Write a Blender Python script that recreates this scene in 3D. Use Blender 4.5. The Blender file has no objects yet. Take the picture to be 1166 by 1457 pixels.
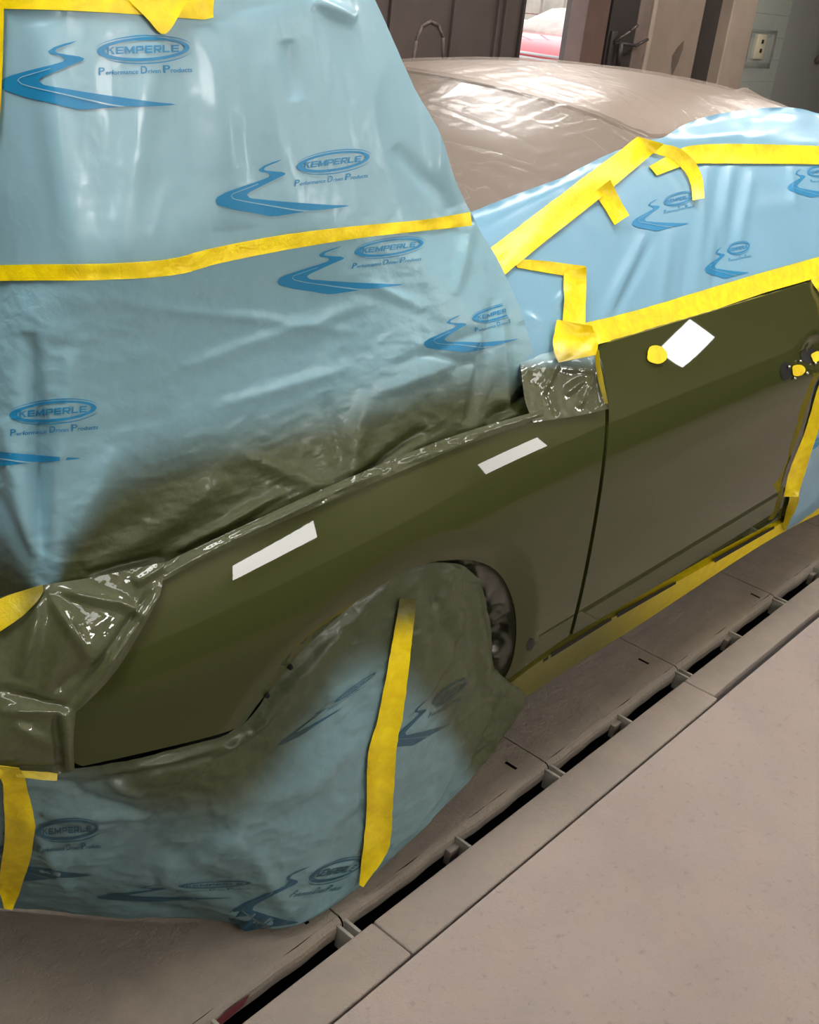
import bpy, math, random
import numpy as np
from mathutils import Vector, Matrix, noise
from mathutils.bvhtree import BVHTree
from mathutils.geometry import delaunay_2d_cdt

random.seed(7); np.random.seed(7)
sc = bpy.context.scene
COL = sc.collection

# ------------------------------------------------------------------ camera
FPX = 1534.4                       # focal length in pixels of the 1166x1457 frame
R = np.array([[0.66773118, 0.27129403, -0.69320605],
              [-0.73765795, 0.36621744, -0.56722617],
              [0.09997907, 0.89010355, 0.444657]])   # camera axes in world (world +X = towards the car's tail, +Y across the car)
CAM = np.array([0.0, 0.0, 1.6])
cd = bpy.data.cameras.new('camera'); cam = bpy.data.objects.new('camera', cd); COL.objects.link(cam)
cd.sensor_fit = 'HORIZONTAL'; cd.sensor_width = 36.0; cd.lens = FPX * 36.0 / 1166.0
cd.clip_start = 0.05; cd.clip_end = 100
M4 = Matrix([list(R[0]) + [0], list(R[1]) + [0], list(R[2]) + [1.6], [0, 0, 0, 1]])
cam.matrix_world = M4
sc.camera = cam

# ------------------------------------------------------------------ world, exposure
sc.view_settings.view_transform = 'Standard'; sc.view_settings.look = 'None'
sc.view_settings.gamma = 1.0; sc.view_settings.exposure = 0.05
w = bpy.data.worlds.new('world'); sc.world = w; w.use_nodes = True
w.node_tree.nodes['Background'].inputs[0].default_value = (0.95, 0.97, 1.0, 1)
w.node_tree.nodes['Background'].inputs[1].default_value = 2.2

# ------------------------------------------------------------------ helpers: projection
def ray(u, v):
    return R @ np.array([u - 583.0, -(v - 728.5), -FPX])
def S(u, v, Y):                    # point on the plane y = Y seen at u, v
    d = ray(u, v); return CAM + d * (Y / d[1])
def F(u, v, z=0.0):                # point at height z
    d = ray(u, v); return CAM + d * ((z - CAM[2]) / d[2])
def proj(P):
    q = (np.asarray(P) - CAM) @ R
    return np.stack([583 + FPX * q[..., 0] / -q[..., 2], 728.5 - FPX * q[..., 1] / -q[..., 2]], -1)

# ------------------------------------------------------------------ the car's flank as a smooth function y = f(x, z)
ZS_X = [-1, 0.5, 0.84, 1.0, 1.15, 1.35, 1.6, 1.9, 2.4, 6]
ZS_Z = [0.60, 0.70, 0.775, 0.810, 0.835, 0.856, 0.868, 0.872, 0.874, 0.88]
def pch(xs, ys):                   # monotone cubic
    xs = np.array(xs, float); ys = np.array(ys, float)
    h = np.diff(xs); d = np.diff(ys) / h; m = np.zeros_like(xs)
    m[0] = d[0]; m[-1] = d[-1]
    for i in range(1, len(xs) - 1):
        if d[i-1] * d[i] > 0:
            w1 = 2*h[i] + h[i-1]; w2 = h[i] + 2*h[i-1]
            m[i] = (w1 + w2) / (w1 / d[i-1] + w2 / d[i])
    def ev(x):
        x = np.clip(np.asarray(x, float), xs[0], xs[-1])
        i = np.clip(np.searchsorted(xs, x) - 1, 0, len(xs) - 2)
        t = (x - xs[i]) / h[i]
        return ((2*t**3 - 3*t**2 + 1)*ys[i] + (t**3 - 2*t**2 + t)*h[i]*m[i] + (-2*t**3 + 3*t**2)*ys[i+1] + (t**3 - t**2)*h[i]*m[i+1])
    return ev
def nat(xs, ys):                   # natural cubic, curvature-continuous
    xs = np.array(xs, float); ys = np.array(ys, float); n = len(xs); h = np.diff(xs)
    A = np.eye(n); r = np.zeros(n)
    for i in range(1, n-1):
        A[i, i-1] = h[i-1]; A[i, i] = 2*(h[i-1]+h[i]); A[i, i+1] = h[i]; r[i] = 6*((ys[i+1]-ys[i])/h[i]-(ys[i]-ys[i-1])/h[i-1])
    m = np.linalg.solve(A, r)
    def ev(x):
        x = np.clip(np.asarray(x, float), xs[0], xs[-1]); i = np.clip(np.searchsorted(xs, x)-1, 0, n-2)
        a = xs[i+1]-x; b = x-xs[i]
        return m[i]*a**3/(6*h[i])+m[i+1]*b**3/(6*h[i])+(ys[i]/h[i]-m[i]*h[i]/6)*a+(ys[i+1]/h[i]-m[i+1]*h[i]/6)*b
    return ev
zs_f = nat(ZS_X, ZS_Z)
# flank section given by its slope dy/dz, integrated: smooth reflections
_sl = nat([0.0, 0.20, 0.35, 0.50, 0.62, 0.70, 0.745, 0.79, 0.83, 0.87, 0.91, 0.96, 1.02], [-0.42, -0.26, -0.13, -0.07, -0.045, -0.02, 0.17, 0.33, 0.45, 0.53, 0.55, 0.56, 0.58])
_z = np.linspace(0, 1.02, 1500); _y = np.concatenate([[0], np.cumsum((_sl(_z)[1:]+_sl(_z)[:-1])/2*np.diff(_z))]); _y -= np.interp(0.66, _z, _y)
_q = nat(_z[::25], _y[::25])
def q_f(z): return _q(z)
ARCH = (1.255, 0.330)
def f_side(x, z):
    x = np.asarray(x, float); z = np.asarray(z, float)
    P = 1.0 + 0.25 * np.maximum(0, 1.35 - x)**2 + 1.2 * np.maximum(0, 0.55 - x)**2 - 0.012 * 0
    zs = zs_f(x)
    zz = 0.23 + (z - 0.23) * (0.872 - 0.23) / (zs - 0.23)
    zz = np.where(z < 0.23, z, zz)
    q = q_f(zz)
    r = np.hypot(x - ARCH[0], z - ARCH[1])     # rolled-in lip round the wheel arch
    t = np.clip((0.430 - r) / 0.06, 0, 1)
    lip = 0.020 * t * t / (t + 0.12)
    bowl = 0.016 * np.exp(-(((x - 2.87) / 0.085)**2 + ((z - 0.80) / 0.036)**2)**1.5)     # hollow behind the door handle
    return P - 0.02 + q + lip + bowl
def onf(u, v):
    d = ray(u, v); Y = 1.05
    for _ in range(60):
        p = CAM + d * (Y / d[1])
        Y = Y + 0.5 * (float(f_side(p[0], p[2])) - Y)
    p = CAM + d * (Y / d[1]); e = 1e-3
    fx = (f_side(p[0]+e, p[2]) - f_side(p[0]-e, p[2])) / (2*e)
    fz = (f_side(p[0], p[2]+e) - f_side(p[0], p[2]-e)) / (2*e)
    n = np.array([float(fx), -1.0, float(fz)]); n /= np.linalg.norm(n)
    return p, n

# ------------------------------------------------------------------ helpers: outlines and meshes
def crom(pts, step=6.0):
    P = np.array(pts, float)
    if len(P) == 2:
        n = max(1, int(np.hypot(*(P[1]-P[0])) / step)); return [tuple(P[0] + (P[1]-P[0])*i/n) for i in range(n + 1)]
    E = np.vstack([2*P[0]-P[1], P, 2*P[-1]-P[-2]]); out = []
    for i in range(1, len(E) - 2):
        a, b, c, d = E[i-1], E[i], E[i+1], E[i+2]
        n = max(1, int(np.hypot(*(c-b)) / step))
        for k in range(n):
            t = k / n
            out.append(tuple(0.5*((2*b) + (-a+c)*t + (2*a-5*b+4*c-d)*t*t + (-a+3*b-3*c+d)*t**3)))
    out.append(tuple(P[-1])); return out
def outline(*segs, step=6.0):      # segments joined at corners, each smoothed
    out = []
    for s in segs:
        c = crom(s, step)
        if out and np.hypot(out[-1][0]-c[0][0], out[-1][1]-c[0][1]) < 0.5: c = c[1:]
        out += c
    if np.hypot(out[-1][0]-out[0][0], out[-1][1]-out[0][1]) < 0.5: out.pop()
    return out
def inside(P, poly):
    x, y = P[:, 0], P[:, 1]; r = np.zeros(len(P), bool); n = len(poly)
    for i in range(n):
        x1, y1 = poly[i]; x2, y2 = poly[(i+1) % n]
        if y1 == y2: continue
        c = ((y1 > y) != (y2 > y)) & (x < (x2-x1)*(y-y1)/(y2-y1)+x1); r ^= c
    return r
def dist_poly(P, poly, closed=True):
    d = np.full(len(P), 1e9); n = len(poly)
    for i in range(n if closed else n - 1):
        a = np.array(poly[i], float); b = np.array(poly[(i+1) % n], float); ab = b - a
        t = np.clip(((P - a) @ ab) / max(ab @ ab, 1e-9), 0, 1)
        d = np.minimum(d, np.hypot(*(P - a - t[:, None]*ab).T))
    return d
def tri(poly, g):
    P = np.array(poly, float); lo = P.min(0); hi = P.max(0)
    xs = np.arange(lo[0] + g/2, hi[0], g); ys = np.arange(lo[1] + g/2, hi[1], g * 0.87)
    G = np.array([(x + (g/2 if j % 2 else 0), y) for j, y in enumerate(ys) for x in xs]).reshape(-1, 2)
    if len(G):
        G = G[inside(G, poly)]
        if len(G): G = G[dist_poly(G, poly) > g * 0.45]
    vs = [Vector(p) for p in poly] + [Vector(p) for p in G]
    n = len(poly)
    r = delaunay_2d_cdt(vs, [(i, (i+1) % n) for i in range(n)], [list(range(n))], 1, 1e-4)
    fs = []
    for f in r[2]:
        a, b, c = [r[0][i] for i in f]
        A = (b.x-a.x)*(c.y-a.y)-(b.y-a.y)*(c.x-a.x)
        if abs(A) < 1e-6: continue
        fs.append(tuple(f) if A < 0 else (f[0], f[2], f[1]))   # image y points down: this winding faces the viewer
    return [(p.x, p.y) for p in r[0]], fs

class MB:
    def __init__(s): s.v = []; s.f = []; s.m = []; s.a = []; s.n = []
    def add(s, V, Fs, mat=0, spray=None, normals=None):
        o = len(s.v); s.v += [tuple(map(float, p)) for p in V]
        s.f += [tuple(i + o for i in f) for f in Fs]; s.m += [mat]*len(Fs)
        s.a += list(map(float, spray)) if spray is not None else [0.0]*len(V)
        s.n += [tuple(map(float, x)) for x in normals] if normals is not None else [None]*len(V)
    def bvh(s): return BVHTree.FromPolygons(s.v, s.f)
    def build(s, name, mats, parent=None, smooth=True, cat=None, label=None, group=None, kind=None):
        me = bpy.data.meshes.new(name); me.from_pydata(s.v, [], s.f)
        for m in (mats if isinstance(mats, (list, tuple)) else [mats]): me.materials.append(m)
        me.polygons.foreach_set('material_index', s.m)
        me.polygons.foreach_set('use_smooth', [smooth]*len(s.f))
        at = me.attributes.new('spray', 'FLOAT', 'POINT'); at.data.foreach_set('value', s.a)
        me.update()
        if any(n is not None for n in s.n):
            me.normals_split_custom_set_from_vertices([n if n else (0, 0, 0) for n in s.n])
        o = bpy.data.objects.new(name, me); COL.objects.link(o)
        if parent:
            o.parent = parent; o.matrix_parent_inverse = Matrix.Translation(-root_loc(parent))
        tag(o, label, cat, group, kind); return o
def root_loc(o):
    return Vector(o.location) if o.type == 'EMPTY' else Vector((0, 0, 0))
def tag(o, label=None, cat=None, group=None, kind=None):
    if label: o['label'] = label
    if cat: o['category'] = cat
    if group: o['group'] = group
    if kind: o['kind'] = kind
    return o
def empty(name, loc, label, cat, group=None):
    o = bpy.data.objects.new(name, None); COL.objects.link(o); o.location = loc; o.empty_display_size = 0.1
    return tag(o, label, cat, group)
def box(mb, x0, x1, y0, y1, z0, z1, mat=0, bev=0.0):
    V = [(x, y, z) for x in (x0, x1) for y in (y0, y1) for z in (z0, z1)]
    if bev <= 0:
        mb.add(V, [(0,1,3,2),(4,6,7,5),(0,4,5,1),(2,3,7,6),(0,2,6,4),(1,5,7,3)], mat); return
    import bmesh
    bm = bmesh.new(); vs = [bm.verts.new(p) for p in V]
    for f in [(0,1,3,2),(4,6,7,5),(0,4,5,1),(2,3,7,6),(0,2,6,4),(1,5,7,3)]: bm.faces.new([vs[i] for i in f])
    bmesh.ops.bevel(bm, geom=bm.edges[:] , offset=bev, segments=2, affect='EDGES', profile=0.5)
    bm.verts.index_update()
    mb.add([v.co for v in bm.verts], [tuple(v.index for v in f.verts) for f in bm.faces], mat); bm.free()
def cyl(mb, a, b, r0, r1=None, n=16, mat=0):
    a = Vector(a); b = Vector(b); r1 = r0 if r1 is None else r1
    z = (b-a).normalized(); x = z.orthogonal().normalized(); y = z.cross(x)
    V = []; 
    for c, r in ((a, r0), (b, r1)):
        for i in range(n):
            t = 2*math.pi*i/n; V.append(c + (x*math.cos(t)+y*math.sin(t))*r)
    Fs = [(i, (i+1) % n, n+(i+1) % n, n+i) for i in range(n)] + [tuple(range(n))[::-1], tuple(range(n, 2*n))]
    mb.add(V, Fs, mat)
def tube(mb, pts, r, n=8, mat=0):
    for a, b in zip(pts[:-1], pts[1:]): cyl(mb, a, b, r, r, n, mat)
def boundary(Fs):
    e = {}
    for f in Fs:
        for i in range(len(f)):
            a, b = f[i], f[(i+1) % len(f)]; e[(a, b)] = 1
    return [(a, b) for (a, b) in e if (b, a) not in e]
def smooth01(t): t = np.clip(t, 0, 1); return t*t*(3-2*t)

# a sheet of material cut to an outline and laid on a surface
def bvh_map(trees, lift=0.0):
    trees = trees if isinstance(trees, (list, tuple)) else [trees]
    last = [None]
    def m(u, v):
        d = Vector(ray(u, v)).normalized(); best = None
        for t in trees:
            h = t.ray_cast(Vector(CAM), d)
            if h[0] is not None and (best is None or h[3] < best[3]): best = h
        if best is None:
            dist = last[0] or 1.8
            q = Vector(CAM) + d*dist; bn = None
            for t in trees:
                h = t.find_nearest(q)
                if h[0] is not None and (bn is None or h[3] < bn[3]): bn = h
            p = Vector(CAM) + d * (bn[0]-Vector(CAM)).length; n = -d
            return np.array(p), np.array(n)
        last[0] = best[3]
        n = best[1]
        if n.dot(d) > 0: n = -n
        return np.array(best[0]), np.array(n)
    return m
def sheet(mb, poly, mapper, off=0.0, g=8, lip=0.0, mat=0, spray=None, disp=None, custom=False, relax=0):
    P2, Fs = tri(poly, g); A = np.array(P2)
    V = []; N = []
    for u, v in P2:
        p, n = mapper(u, v); V.append(p); N.append(n)
    V = np.array(V); N = np.array(N)
    if relax:                      # stretched tape bridges hollows instead of following every step
        rd = V - CAM; t = np.linalg.norm(rd, axis=1); rd /= t[:, None]; E = np.array(sorted({tuple(sorted((f[i], f[(i+1) % 3]))) for f in Fs for i in range(3)}))
        cnt = np.bincount(E.ravel(), minlength=len(V))
        for _ in range(relax):
            sm = np.bincount(E[:, 0], t[E[:, 1]], len(V)) + np.bincount(E[:, 1], t[E[:, 0]], len(V)); t = np.minimum(t, sm/np.maximum(cnt, 1) + 0.0002)
        V = CAM + rd*t[:, None]
        for _ in range(2):
            sm = np.stack([np.bincount(E[:, 0], N[E[:, 1], k], len(V)) + np.bincount(E[:, 1], N[E[:, 0], k], len(V)) for k in range(3)], 1)
            N = N + sm; N /= np.linalg.norm(N, axis=1)[:, None]
    D = np.zeros(len(V))
    if disp is not None: D = disp(A, V)
    V = V + N * (off + D)[:, None]
    sp = spray(A) if callable(spray) else (np.full(len(V), spray) if spray is not None else None)
    mb.add(V, Fs, mat, sp, N if custom else None)
    if lip:
        for_b = boundary(Fs); idx = sorted({i for e in for_b for i in e}); mp = {i: k for k, i in enumerate(idx)}
        V1 = V[idx]; V2 = V1 - N[idx] * abs(lip) if lip < 0.003 else V1 + np.array([0, lip, 0])
        k = len(idx)
        mb.add(np.vstack([V1, V2]), [(mp[b], mp[a], k+mp[a], k+mp[b]) for a, b in for_b], mat, None if sp is None else np.concatenate([sp[idx], sp[idx]]))

# a smooth patch through a net of control points
def cr_mat(n, m):
    T = np.linspace(0, n-1, m); W = np.zeros((m, n+2))
    for k, t in enumerate(T):
        i = min(int(t), n-2); s = t - i
        c = 0.5*np.array([-s+2*s*s-s**3, 2-5*s*s+3*s**3, s+4*s*s-3*s**3, -s*s+s**3]); W[k, i:i+4] += c
    X = W[:, 1:-1].copy(); X[:, 0] += 2*W[:, 0]; X[:, 1] -= W[:, 0]; X[:, -1] += 2*W[:, -1]; X[:, -2] -= W[:, -1]
    return X
def patch(C, nr, nc):
    C = np.array(C, float)
    return np.einsum('ai,bj,ijk->abk', cr_mat(C.shape[0], nr), cr_mat(C.shape[1], nc), C)
def gridnorm(G):
    du = np.gradient(G, axis=1); dv = np.gradient(G, axis=0); n = np.cross(du, dv)
    n /= np.linalg.norm(n, axis=2, keepdims=True) + 1e-12
    s = np.sign(np.sum(n * (CAM - G), axis=2, keepdims=True)); s[s == 0] = 1
    return n * s
def gridfaces(nr, nc, r0=0, r1=None):
    r1 = nr if r1 is None else r1
    return [(i*nc+j, (i+1)*nc+j, (i+1)*nc+j+1, i*nc+j+1) for i in range(r0, r1-1) for j in range(nc-1)]
def folds(P2, items):              # creases: (u0, v0, u1, v1, width, height in metres)
    D = np.zeros(len(P2))
    for u0, v0, u1, v1, wd, am in items:
        a = np.array([u0, v0], float); ab = np.array([u1-u0, v1-v0], float); L = np.hypot(*ab)
        s = ((P2-a) @ ab)/(L*L); t = np.clip(s, 0, 1); d = np.hypot(*(P2-a-t[:, None]*ab).T)
        D += am*np.exp(-(d/wd)**2)*np.sqrt(np.clip(np.sin(np.pi*np.clip(s*0.96+0.02, 0, 1)), 0, 1))
    return D
def crinkle(V, scale, amp, seed=0.0, stretch=(1, 1, 1)):
    out = np.empty(len(V))
    for i, p in enumerate(V):
        q = Vector((p[0]*scale*stretch[0]+seed, p[1]*scale*stretch[1]-seed, p[2]*scale*stretch[2]+2*seed))
        out[i] = amp*(1-2*abs(noise.noise(q)))+amp*0.5*(1-2*abs(noise.noise(q*2.3)))
    return out

# ------------------------------------------------------------------ materials
def lin(c): return tuple(((x/255)/12.92 if x/255 <= 0.04045 else ((x/255+0.055)/1.055)**2.4) for x in c) + (1,)
class NT:
    def __init__(s, name):
        s.m = bpy.data.materials.new(name); s.m.use_nodes = True; s.t = s.m.node_tree; s.n = s.t.nodes; s.l = s.t.links
        s.b = s.n['Principled BSDF']; s.out = s.n['Material Output']; s.tc = s.n.new('ShaderNodeTexCoord')
    def node(s, t, **k):
        x = s.n.new(t)
        for a, b in k.items(): setattr(x, a, b)
        return x
    def link(s, a, b): s.l.new(a, b)
    def val(s, sock, v):
        if hasattr(v, 'links') or isinstance(v, bpy.types.NodeSocket): s.l.new(v, sock)
        else: sock.default_value = v
    def noise(s, scale, detail=4, rough=0.55, dist=0.0, stretch=None):
        n = s.node('ShaderNodeTexNoise'); n.inputs['Scale'].default_value = scale; n.inputs['Detail'].default_value = detail
        n.inputs['Roughness'].default_value = rough; n.inputs['Distortion'].default_value = dist
        src = s.tc.outputs['Object']
        if stretch:
            mp = s.node('ShaderNodeMapping'); mp.inputs['Scale'].default_value = stretch; s.link(src, mp.inputs[0]); src = mp.outputs[0]
        s.link(src, n.inputs['Vector']); return n.outputs['Fac']
    def ramp(s, x, stops):
        r = s.node('ShaderNodeValToRGB'); e = r.color_ramp.elements
        while len(e) < len(stops): e.new(0.5)
        for k, (p, c) in enumerate(stops): e[k].position = p; e[k].color = c if len(c) == 4 else tuple(c)+(1,)
        s.link(x, r.inputs[0]); return r.outputs[0]
    def math(s, op, a, b=0.0, c=None):
        n = s.node('ShaderNodeMath', operation=op); s.val(n.inputs[0], a); s.val(n.inputs[1], b)
        if c is not None: s.val(n.inputs[2], c)
        return n.outputs[0]
    def mix(s, f, a, b):
        n = s.node('ShaderNodeMix', data_type='RGBA'); s.val(n.inputs[0], f); s.val(n.inputs[6], a); s.val(n.inputs[7], b); return n.outputs[2]
    def bump(s, h, strength, dist, prev=None):
        b = s.node('ShaderNodeBump'); b.inputs['Strength'].default_value = strength; b.inputs['Distance'].default_value = dist
        s.link(h, b.inputs['Height'])
        if prev is not None: s.link(prev, b.inputs['Normal'])
        return b.outputs[0]
    def P(s, **k):
        for a, b in k.items():
            a = {'color': 'Base Color', 'rough': 'Roughness', 'metal': 'Metallic', 'coat': 'Coat Weight', 'coatr': 'Coat Roughness',
                 'alpha': 'Alpha', 'spec': 'Specular IOR Level', 'normal': 'Normal', 'coatn': 'Coat Normal', 'trans': 'Transmission Weight', 'ior': 'IOR', 'coatior': 'Coat IOR'}[a]
            s.val(s.b.inputs[a], b)
        return s.m
OLIVE = lin((66, 72, 36)); OLIVE_D = lin((48, 53, 26))
BLUE = lin((140, 180, 196)); PRINT = lin((28, 128, 178)); YEL = lin((250, 218, 8))

def simple(name, c, rough=0.6, var=0.15, scale=8, bump=0.0, bscale=60, **k):
    t = NT(name); c = lin(c) if max(c) > 1 else c
    n = t.noise(scale, 5)
    d = tuple(x*(1-var) for x in c[:3])+(1,); l = tuple(min(1, x*(1+var)) for x in c[:3])+(1,)
    col = t.ramp(n, [(0.3, d), (0.7, l)])
    kk = dict(color=col, rough=rough); kk.update(k)
    if bump: kk['normal'] = t.bump(t.noise(bscale, 4), bump, 0.002)
    return t.P(**kk)

def paint_mat():
    t = NT('olive_paint')
    return t.P(color=lin((62, 66, 35)), rough=0.6, coat=1.0, coatr=0.015, spec=0.0, coatior=1.32)
def film_mat(name, base, dust, rough=0.36, crink=0.5, gloss_spray=0.3, fine=0.35, cs=1.0, transl=0.0, print_=None, coat=0.25, coatr=0.12):
    t = NT(name); at = t.node('ShaderNodeAttribute', attribute_name='spray')
    n = t.noise(6*cs, 5); n2 = t.noise(120, 3)
    f = t.math('ADD', at.outputs['Fac'], t.math('MULTIPLY', t.math('SUBTRACT', n, 0.5), t.math('MULTIPLY', t.math('SUBTRACT', 1.0, t.math('ABSOLUTE', t.math('SUBTRACT', t.math('MULTIPLY', at.outputs['Fac'], 2.0), 1.0))), 0.7)))
    cl = t.node('ShaderNodeClamp'); t.link(f, cl.inputs[0]); f = cl.outputs[0]
    tone = t.mix(t.noise(3.5*cs, 4), tuple(x*0.90 for x in base[:3])+(1,), tuple(min(1, x*1.06) for x in base[:3])+(1,))
    od = t.mix(n2, OLIVE_D, tuple(x*1.25 for x in OLIVE[:3])+(1,))
    col = t.mix(f, tone, od)
    rg = t.math('MULTIPLY_ADD', f, gloss_spray-rough, rough)
    b1 = t.bump(t.math('ABSOLUTE', t.math('SUBTRACT', t.noise(8*cs, 4, 0.5, 0.2, (1, 1, 1.3)), 0.5)), crink, 0.012)
    b2 = t.bump(t.math('ABSOLUTE', t.math('SUBTRACT', t.noise(38*cs, 4, 0.5, 0.2, (1.0, 1.0, 1.2)), 0.5)), fine, 0.003, b1)
    t.P(color=col, rough=rg, normal=b2, coat=coat, coatr=coatr, coatn=b2)
    if transl > 0:
        tr = t.node('ShaderNodeBsdfTranslucent'); t.link(col, tr.inputs[0]); mx = t.node('ShaderNodeMixShader'); mx.inputs[0].default_value = transl
        t.link(t.b.outputs[0], mx.inputs[1]); t.link(tr.outputs[0], mx.inputs[2]); t.link(mx.outputs[0], t.out.inputs[0])
    return t.m
def print_mat(name='blue_print', k=1.0):
    t = NT(name); at = t.node('ShaderNodeAttribute', attribute_name='spray')
    c = t.mix(t.math('MULTIPLY', at.outputs['Fac'], k), PRINT, OLIVE_D)
    return t.P(color=c, rough=0.4)
def tape_mat():
    t = NT('yellow_tape'); at = t.node('ShaderNodeAttribute', attribute_name='spray')
    n = t.noise(35, 5, 0.6, 0.5); base = t.ramp(n, [(0.3, lin((238, 204, 0))), (0.7, lin((255, 232, 0)))])
    c = t.mix(at.outputs['Fac'], base, lin((80, 82, 38)))
    b = t.bump(t.noise(70, 5, 0.65, 0.6), 0.45, 0.002); b = t.bump(t.math('ABSOLUTE', t.math('SUBTRACT', t.noise(18, 4, 0.5, 1.0), 0.5)), 0.4, 0.006, b)
    return t.P(color=c, rough=0.42, normal=b)
M = {}
M['paint'] = paint_mat()
M['film'] = film_mat('blue_film', BLUE, None, crink=0.12, fine=0.12)
M['film_soft'] = film_mat('blue_film_crumpled', lin((134, 177, 192)), None, rough=0.33, crink=0.15, fine=0.5, gloss_spray=0.5, coat=0.12)
M['film_gloss'] = film_mat('wet_overspray_film', BLUE, None, rough=0.4, crink=0.35, gloss_spray=0.62, fine=0.12, coat=0.9, coatr=0.03)
M['film_window'] = film_mat('window_film', lin((122, 170, 196)), None, rough=0.36, crink=0.10, fine=0.08, coat=0.25)
M['print'] = print_mat(); M['tape'] = tape_mat()
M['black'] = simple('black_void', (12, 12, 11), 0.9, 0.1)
M['rubber'] = simple('tyre_rubber', (28, 28, 28), 0.7, 0.1)
M['dark_plastic'] = simple('dark_trim', (30, 30, 26), 0.5, 0.1)
M['chrome'] = simple('bare_metal', (190, 190, 185), 0.25, 0.05, metal=1.0)
M['roof'] = simple('taupe_body', (150, 134, 122), 0.4, 0.08, 3, metal=0.35)
M['glass_dark'] = simple('windscreen_glass', (96, 84, 76), 0.25, 0.08, 3, coat=0.5)

def clear_film():
    t = NT('clear_film')
    n = t.math('ABSOLUTE', t.math('SUBTRACT', t.noise(4.0, 3, 0.5, 0.8, (1.8, 0.7, 1)), 0.5))
    b1 = t.bump(n, 0.5, 0.02); b2 = t.bump(t.math('ABSOLUTE', t.math('SUBTRACT', t.noise(30, 4, 0.5, 1.0), 0.5)), 0.3, 0.004, b1)
    crease = t.ramp(n, [(0.0, (1, 1, 1)), (0.010, (0, 0, 0))])
    a = t.math('MULTIPLY_ADD', crease, 0.10, 0.36)
    return t.P(color=lin((182, 167, 154)), rough=0.34, alpha=a, normal=b2, coat=0.4, coatr=0.16, coatn=b1)
M['clear'] = clear_film()
def glass_film():
    t = NT('crinkled_clear_film')
    b = t.bump(t.math('ABSOLUTE', t.math('SUBTRACT', t.noise(22, 4, 0.6, 1.5), 0.5)), 1.0, 0.02)
    return t.P(color=lin((150, 150, 120)), rough=0.08, alpha=0.22, normal=b, coat=1.0, coatr=0.03, coatn=b)
M['crinkle'] = glass_film()

def floor_mat(name, c, pit=0.6):
    t = NT(name); c = lin(c)
    a = t.noise(1.6, 6, 0.6, 0.3); b = t.noise(45, 6, 0.7); c2 = t.noise(9, 8, 0.65)
    k = lambda s: tuple(x*s for x in c[:3])+(1,)
    base = t.ramp(a, [(0.3, k(0.86)), (0.7, k(1.1))])
    warm = t.mix(t.math('MULTIPLY', t.ramp(c2, [(0.45, (0, 0, 0)), (0.75, (1, 1, 1))]), 0.35), base, lin((186, 166, 146)))
    sp = t.ramp(b, [(0.30, (0.60, 0.60, 0.60)), (0.42, (1, 1, 1)), (0.7, (1, 1, 1)), (0.8, (1.0, 1.0, 1.0))])
    n = t.node('ShaderNodeMix', data_type='RGBA', blend_type='MULTIPLY'); n.inputs[0].default_value = pit
    t.link(warm, n.inputs[6]); t.link(sp, n.inputs[7])
    bb = t.bump(t.noise(26, 8, 0.75), 1.0, 0.012); bb = t.bump(t.noise(7, 5), 0.25, 0.01, bb)
    return t.P(color=n.outputs[2], rough=0.62, normal=bb)
M['floor'] = floor_mat('concrete', (176, 162, 155))
M['rim'] = floor_mat('channel_rim', (158, 147, 138), 0.3)
M['plate'] = floor_mat('plate_steel', (148, 139, 128), 0.25)
M['bracket'] = simple('bracket_steel', (140, 136, 126), 0.5, 0.2, 30)
M['steel_edge'] = simple('worn_edge', (120, 113, 104), 0.5, 0.25, 20)

# ------------------------------------------------------------------ lights: ceiling fittings, some added as fill, and the wall fittings of the booth
def fixture(name, loc, rot, sx, sy, power, label, group, col=(1, 0.96, 0.92)):
    e = empty(name, loc, label, 'light', group); e.rotation_euler = rot
    hb = MB(); box(hb, -sx/2-.04, sx/2+.04, -sy/2-.04, sy/2+.04, 0.0, 0.09)
    o = bpy.data.objects; me_h = hb.build('housing', M['white_enamel']); me_h.parent = e
    db = MB(); box(db, -sx/2, sx/2, -sy/2, sy/2, -0.012, 0.0)
    t = NT('lamp_diffuser'); t.P(color=(0.8, 0.8, 0.8, 1)); t.b.inputs['Emission Color'].default_value = tuple(col)+(1,); t.b.inputs['Emission Strength'].default_value = power
    d = db.build('diffuser', t.m); d.parent = e
    return e
M['white_enamel'] = simple('white_enamel', (200, 198, 192), 0.5, 0.03)
g_w = 'angled light fittings along the booth wall'; g_c = 'light fittings on the ceiling'
for x, z, sx, sz, pw, lb in [(1.52, 2.36, 1.10, 0.28, 32, 'angled white light fitting high on the near wall beside the front wheel'),
                     (5.50, 1.78, 0.86, 0.36, 17, 'angled white light fitting on the near wall level with the rear of the car'),
                     (8.86, 2.53, 0.90, 0.34, 20, 'angled white light fitting furthest down the near wall'),
                     (-0.70, 2.80, 0.50, 0.40, 20, 'small angled white light fitting on the near wall ahead of the car')]:
    fixture('light_fitting', (x, -2.42, z), (math.radians(90), math.radians(-16 if x > 8 else 0), 0), sx, sz, pw, lb, g_w)
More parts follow.
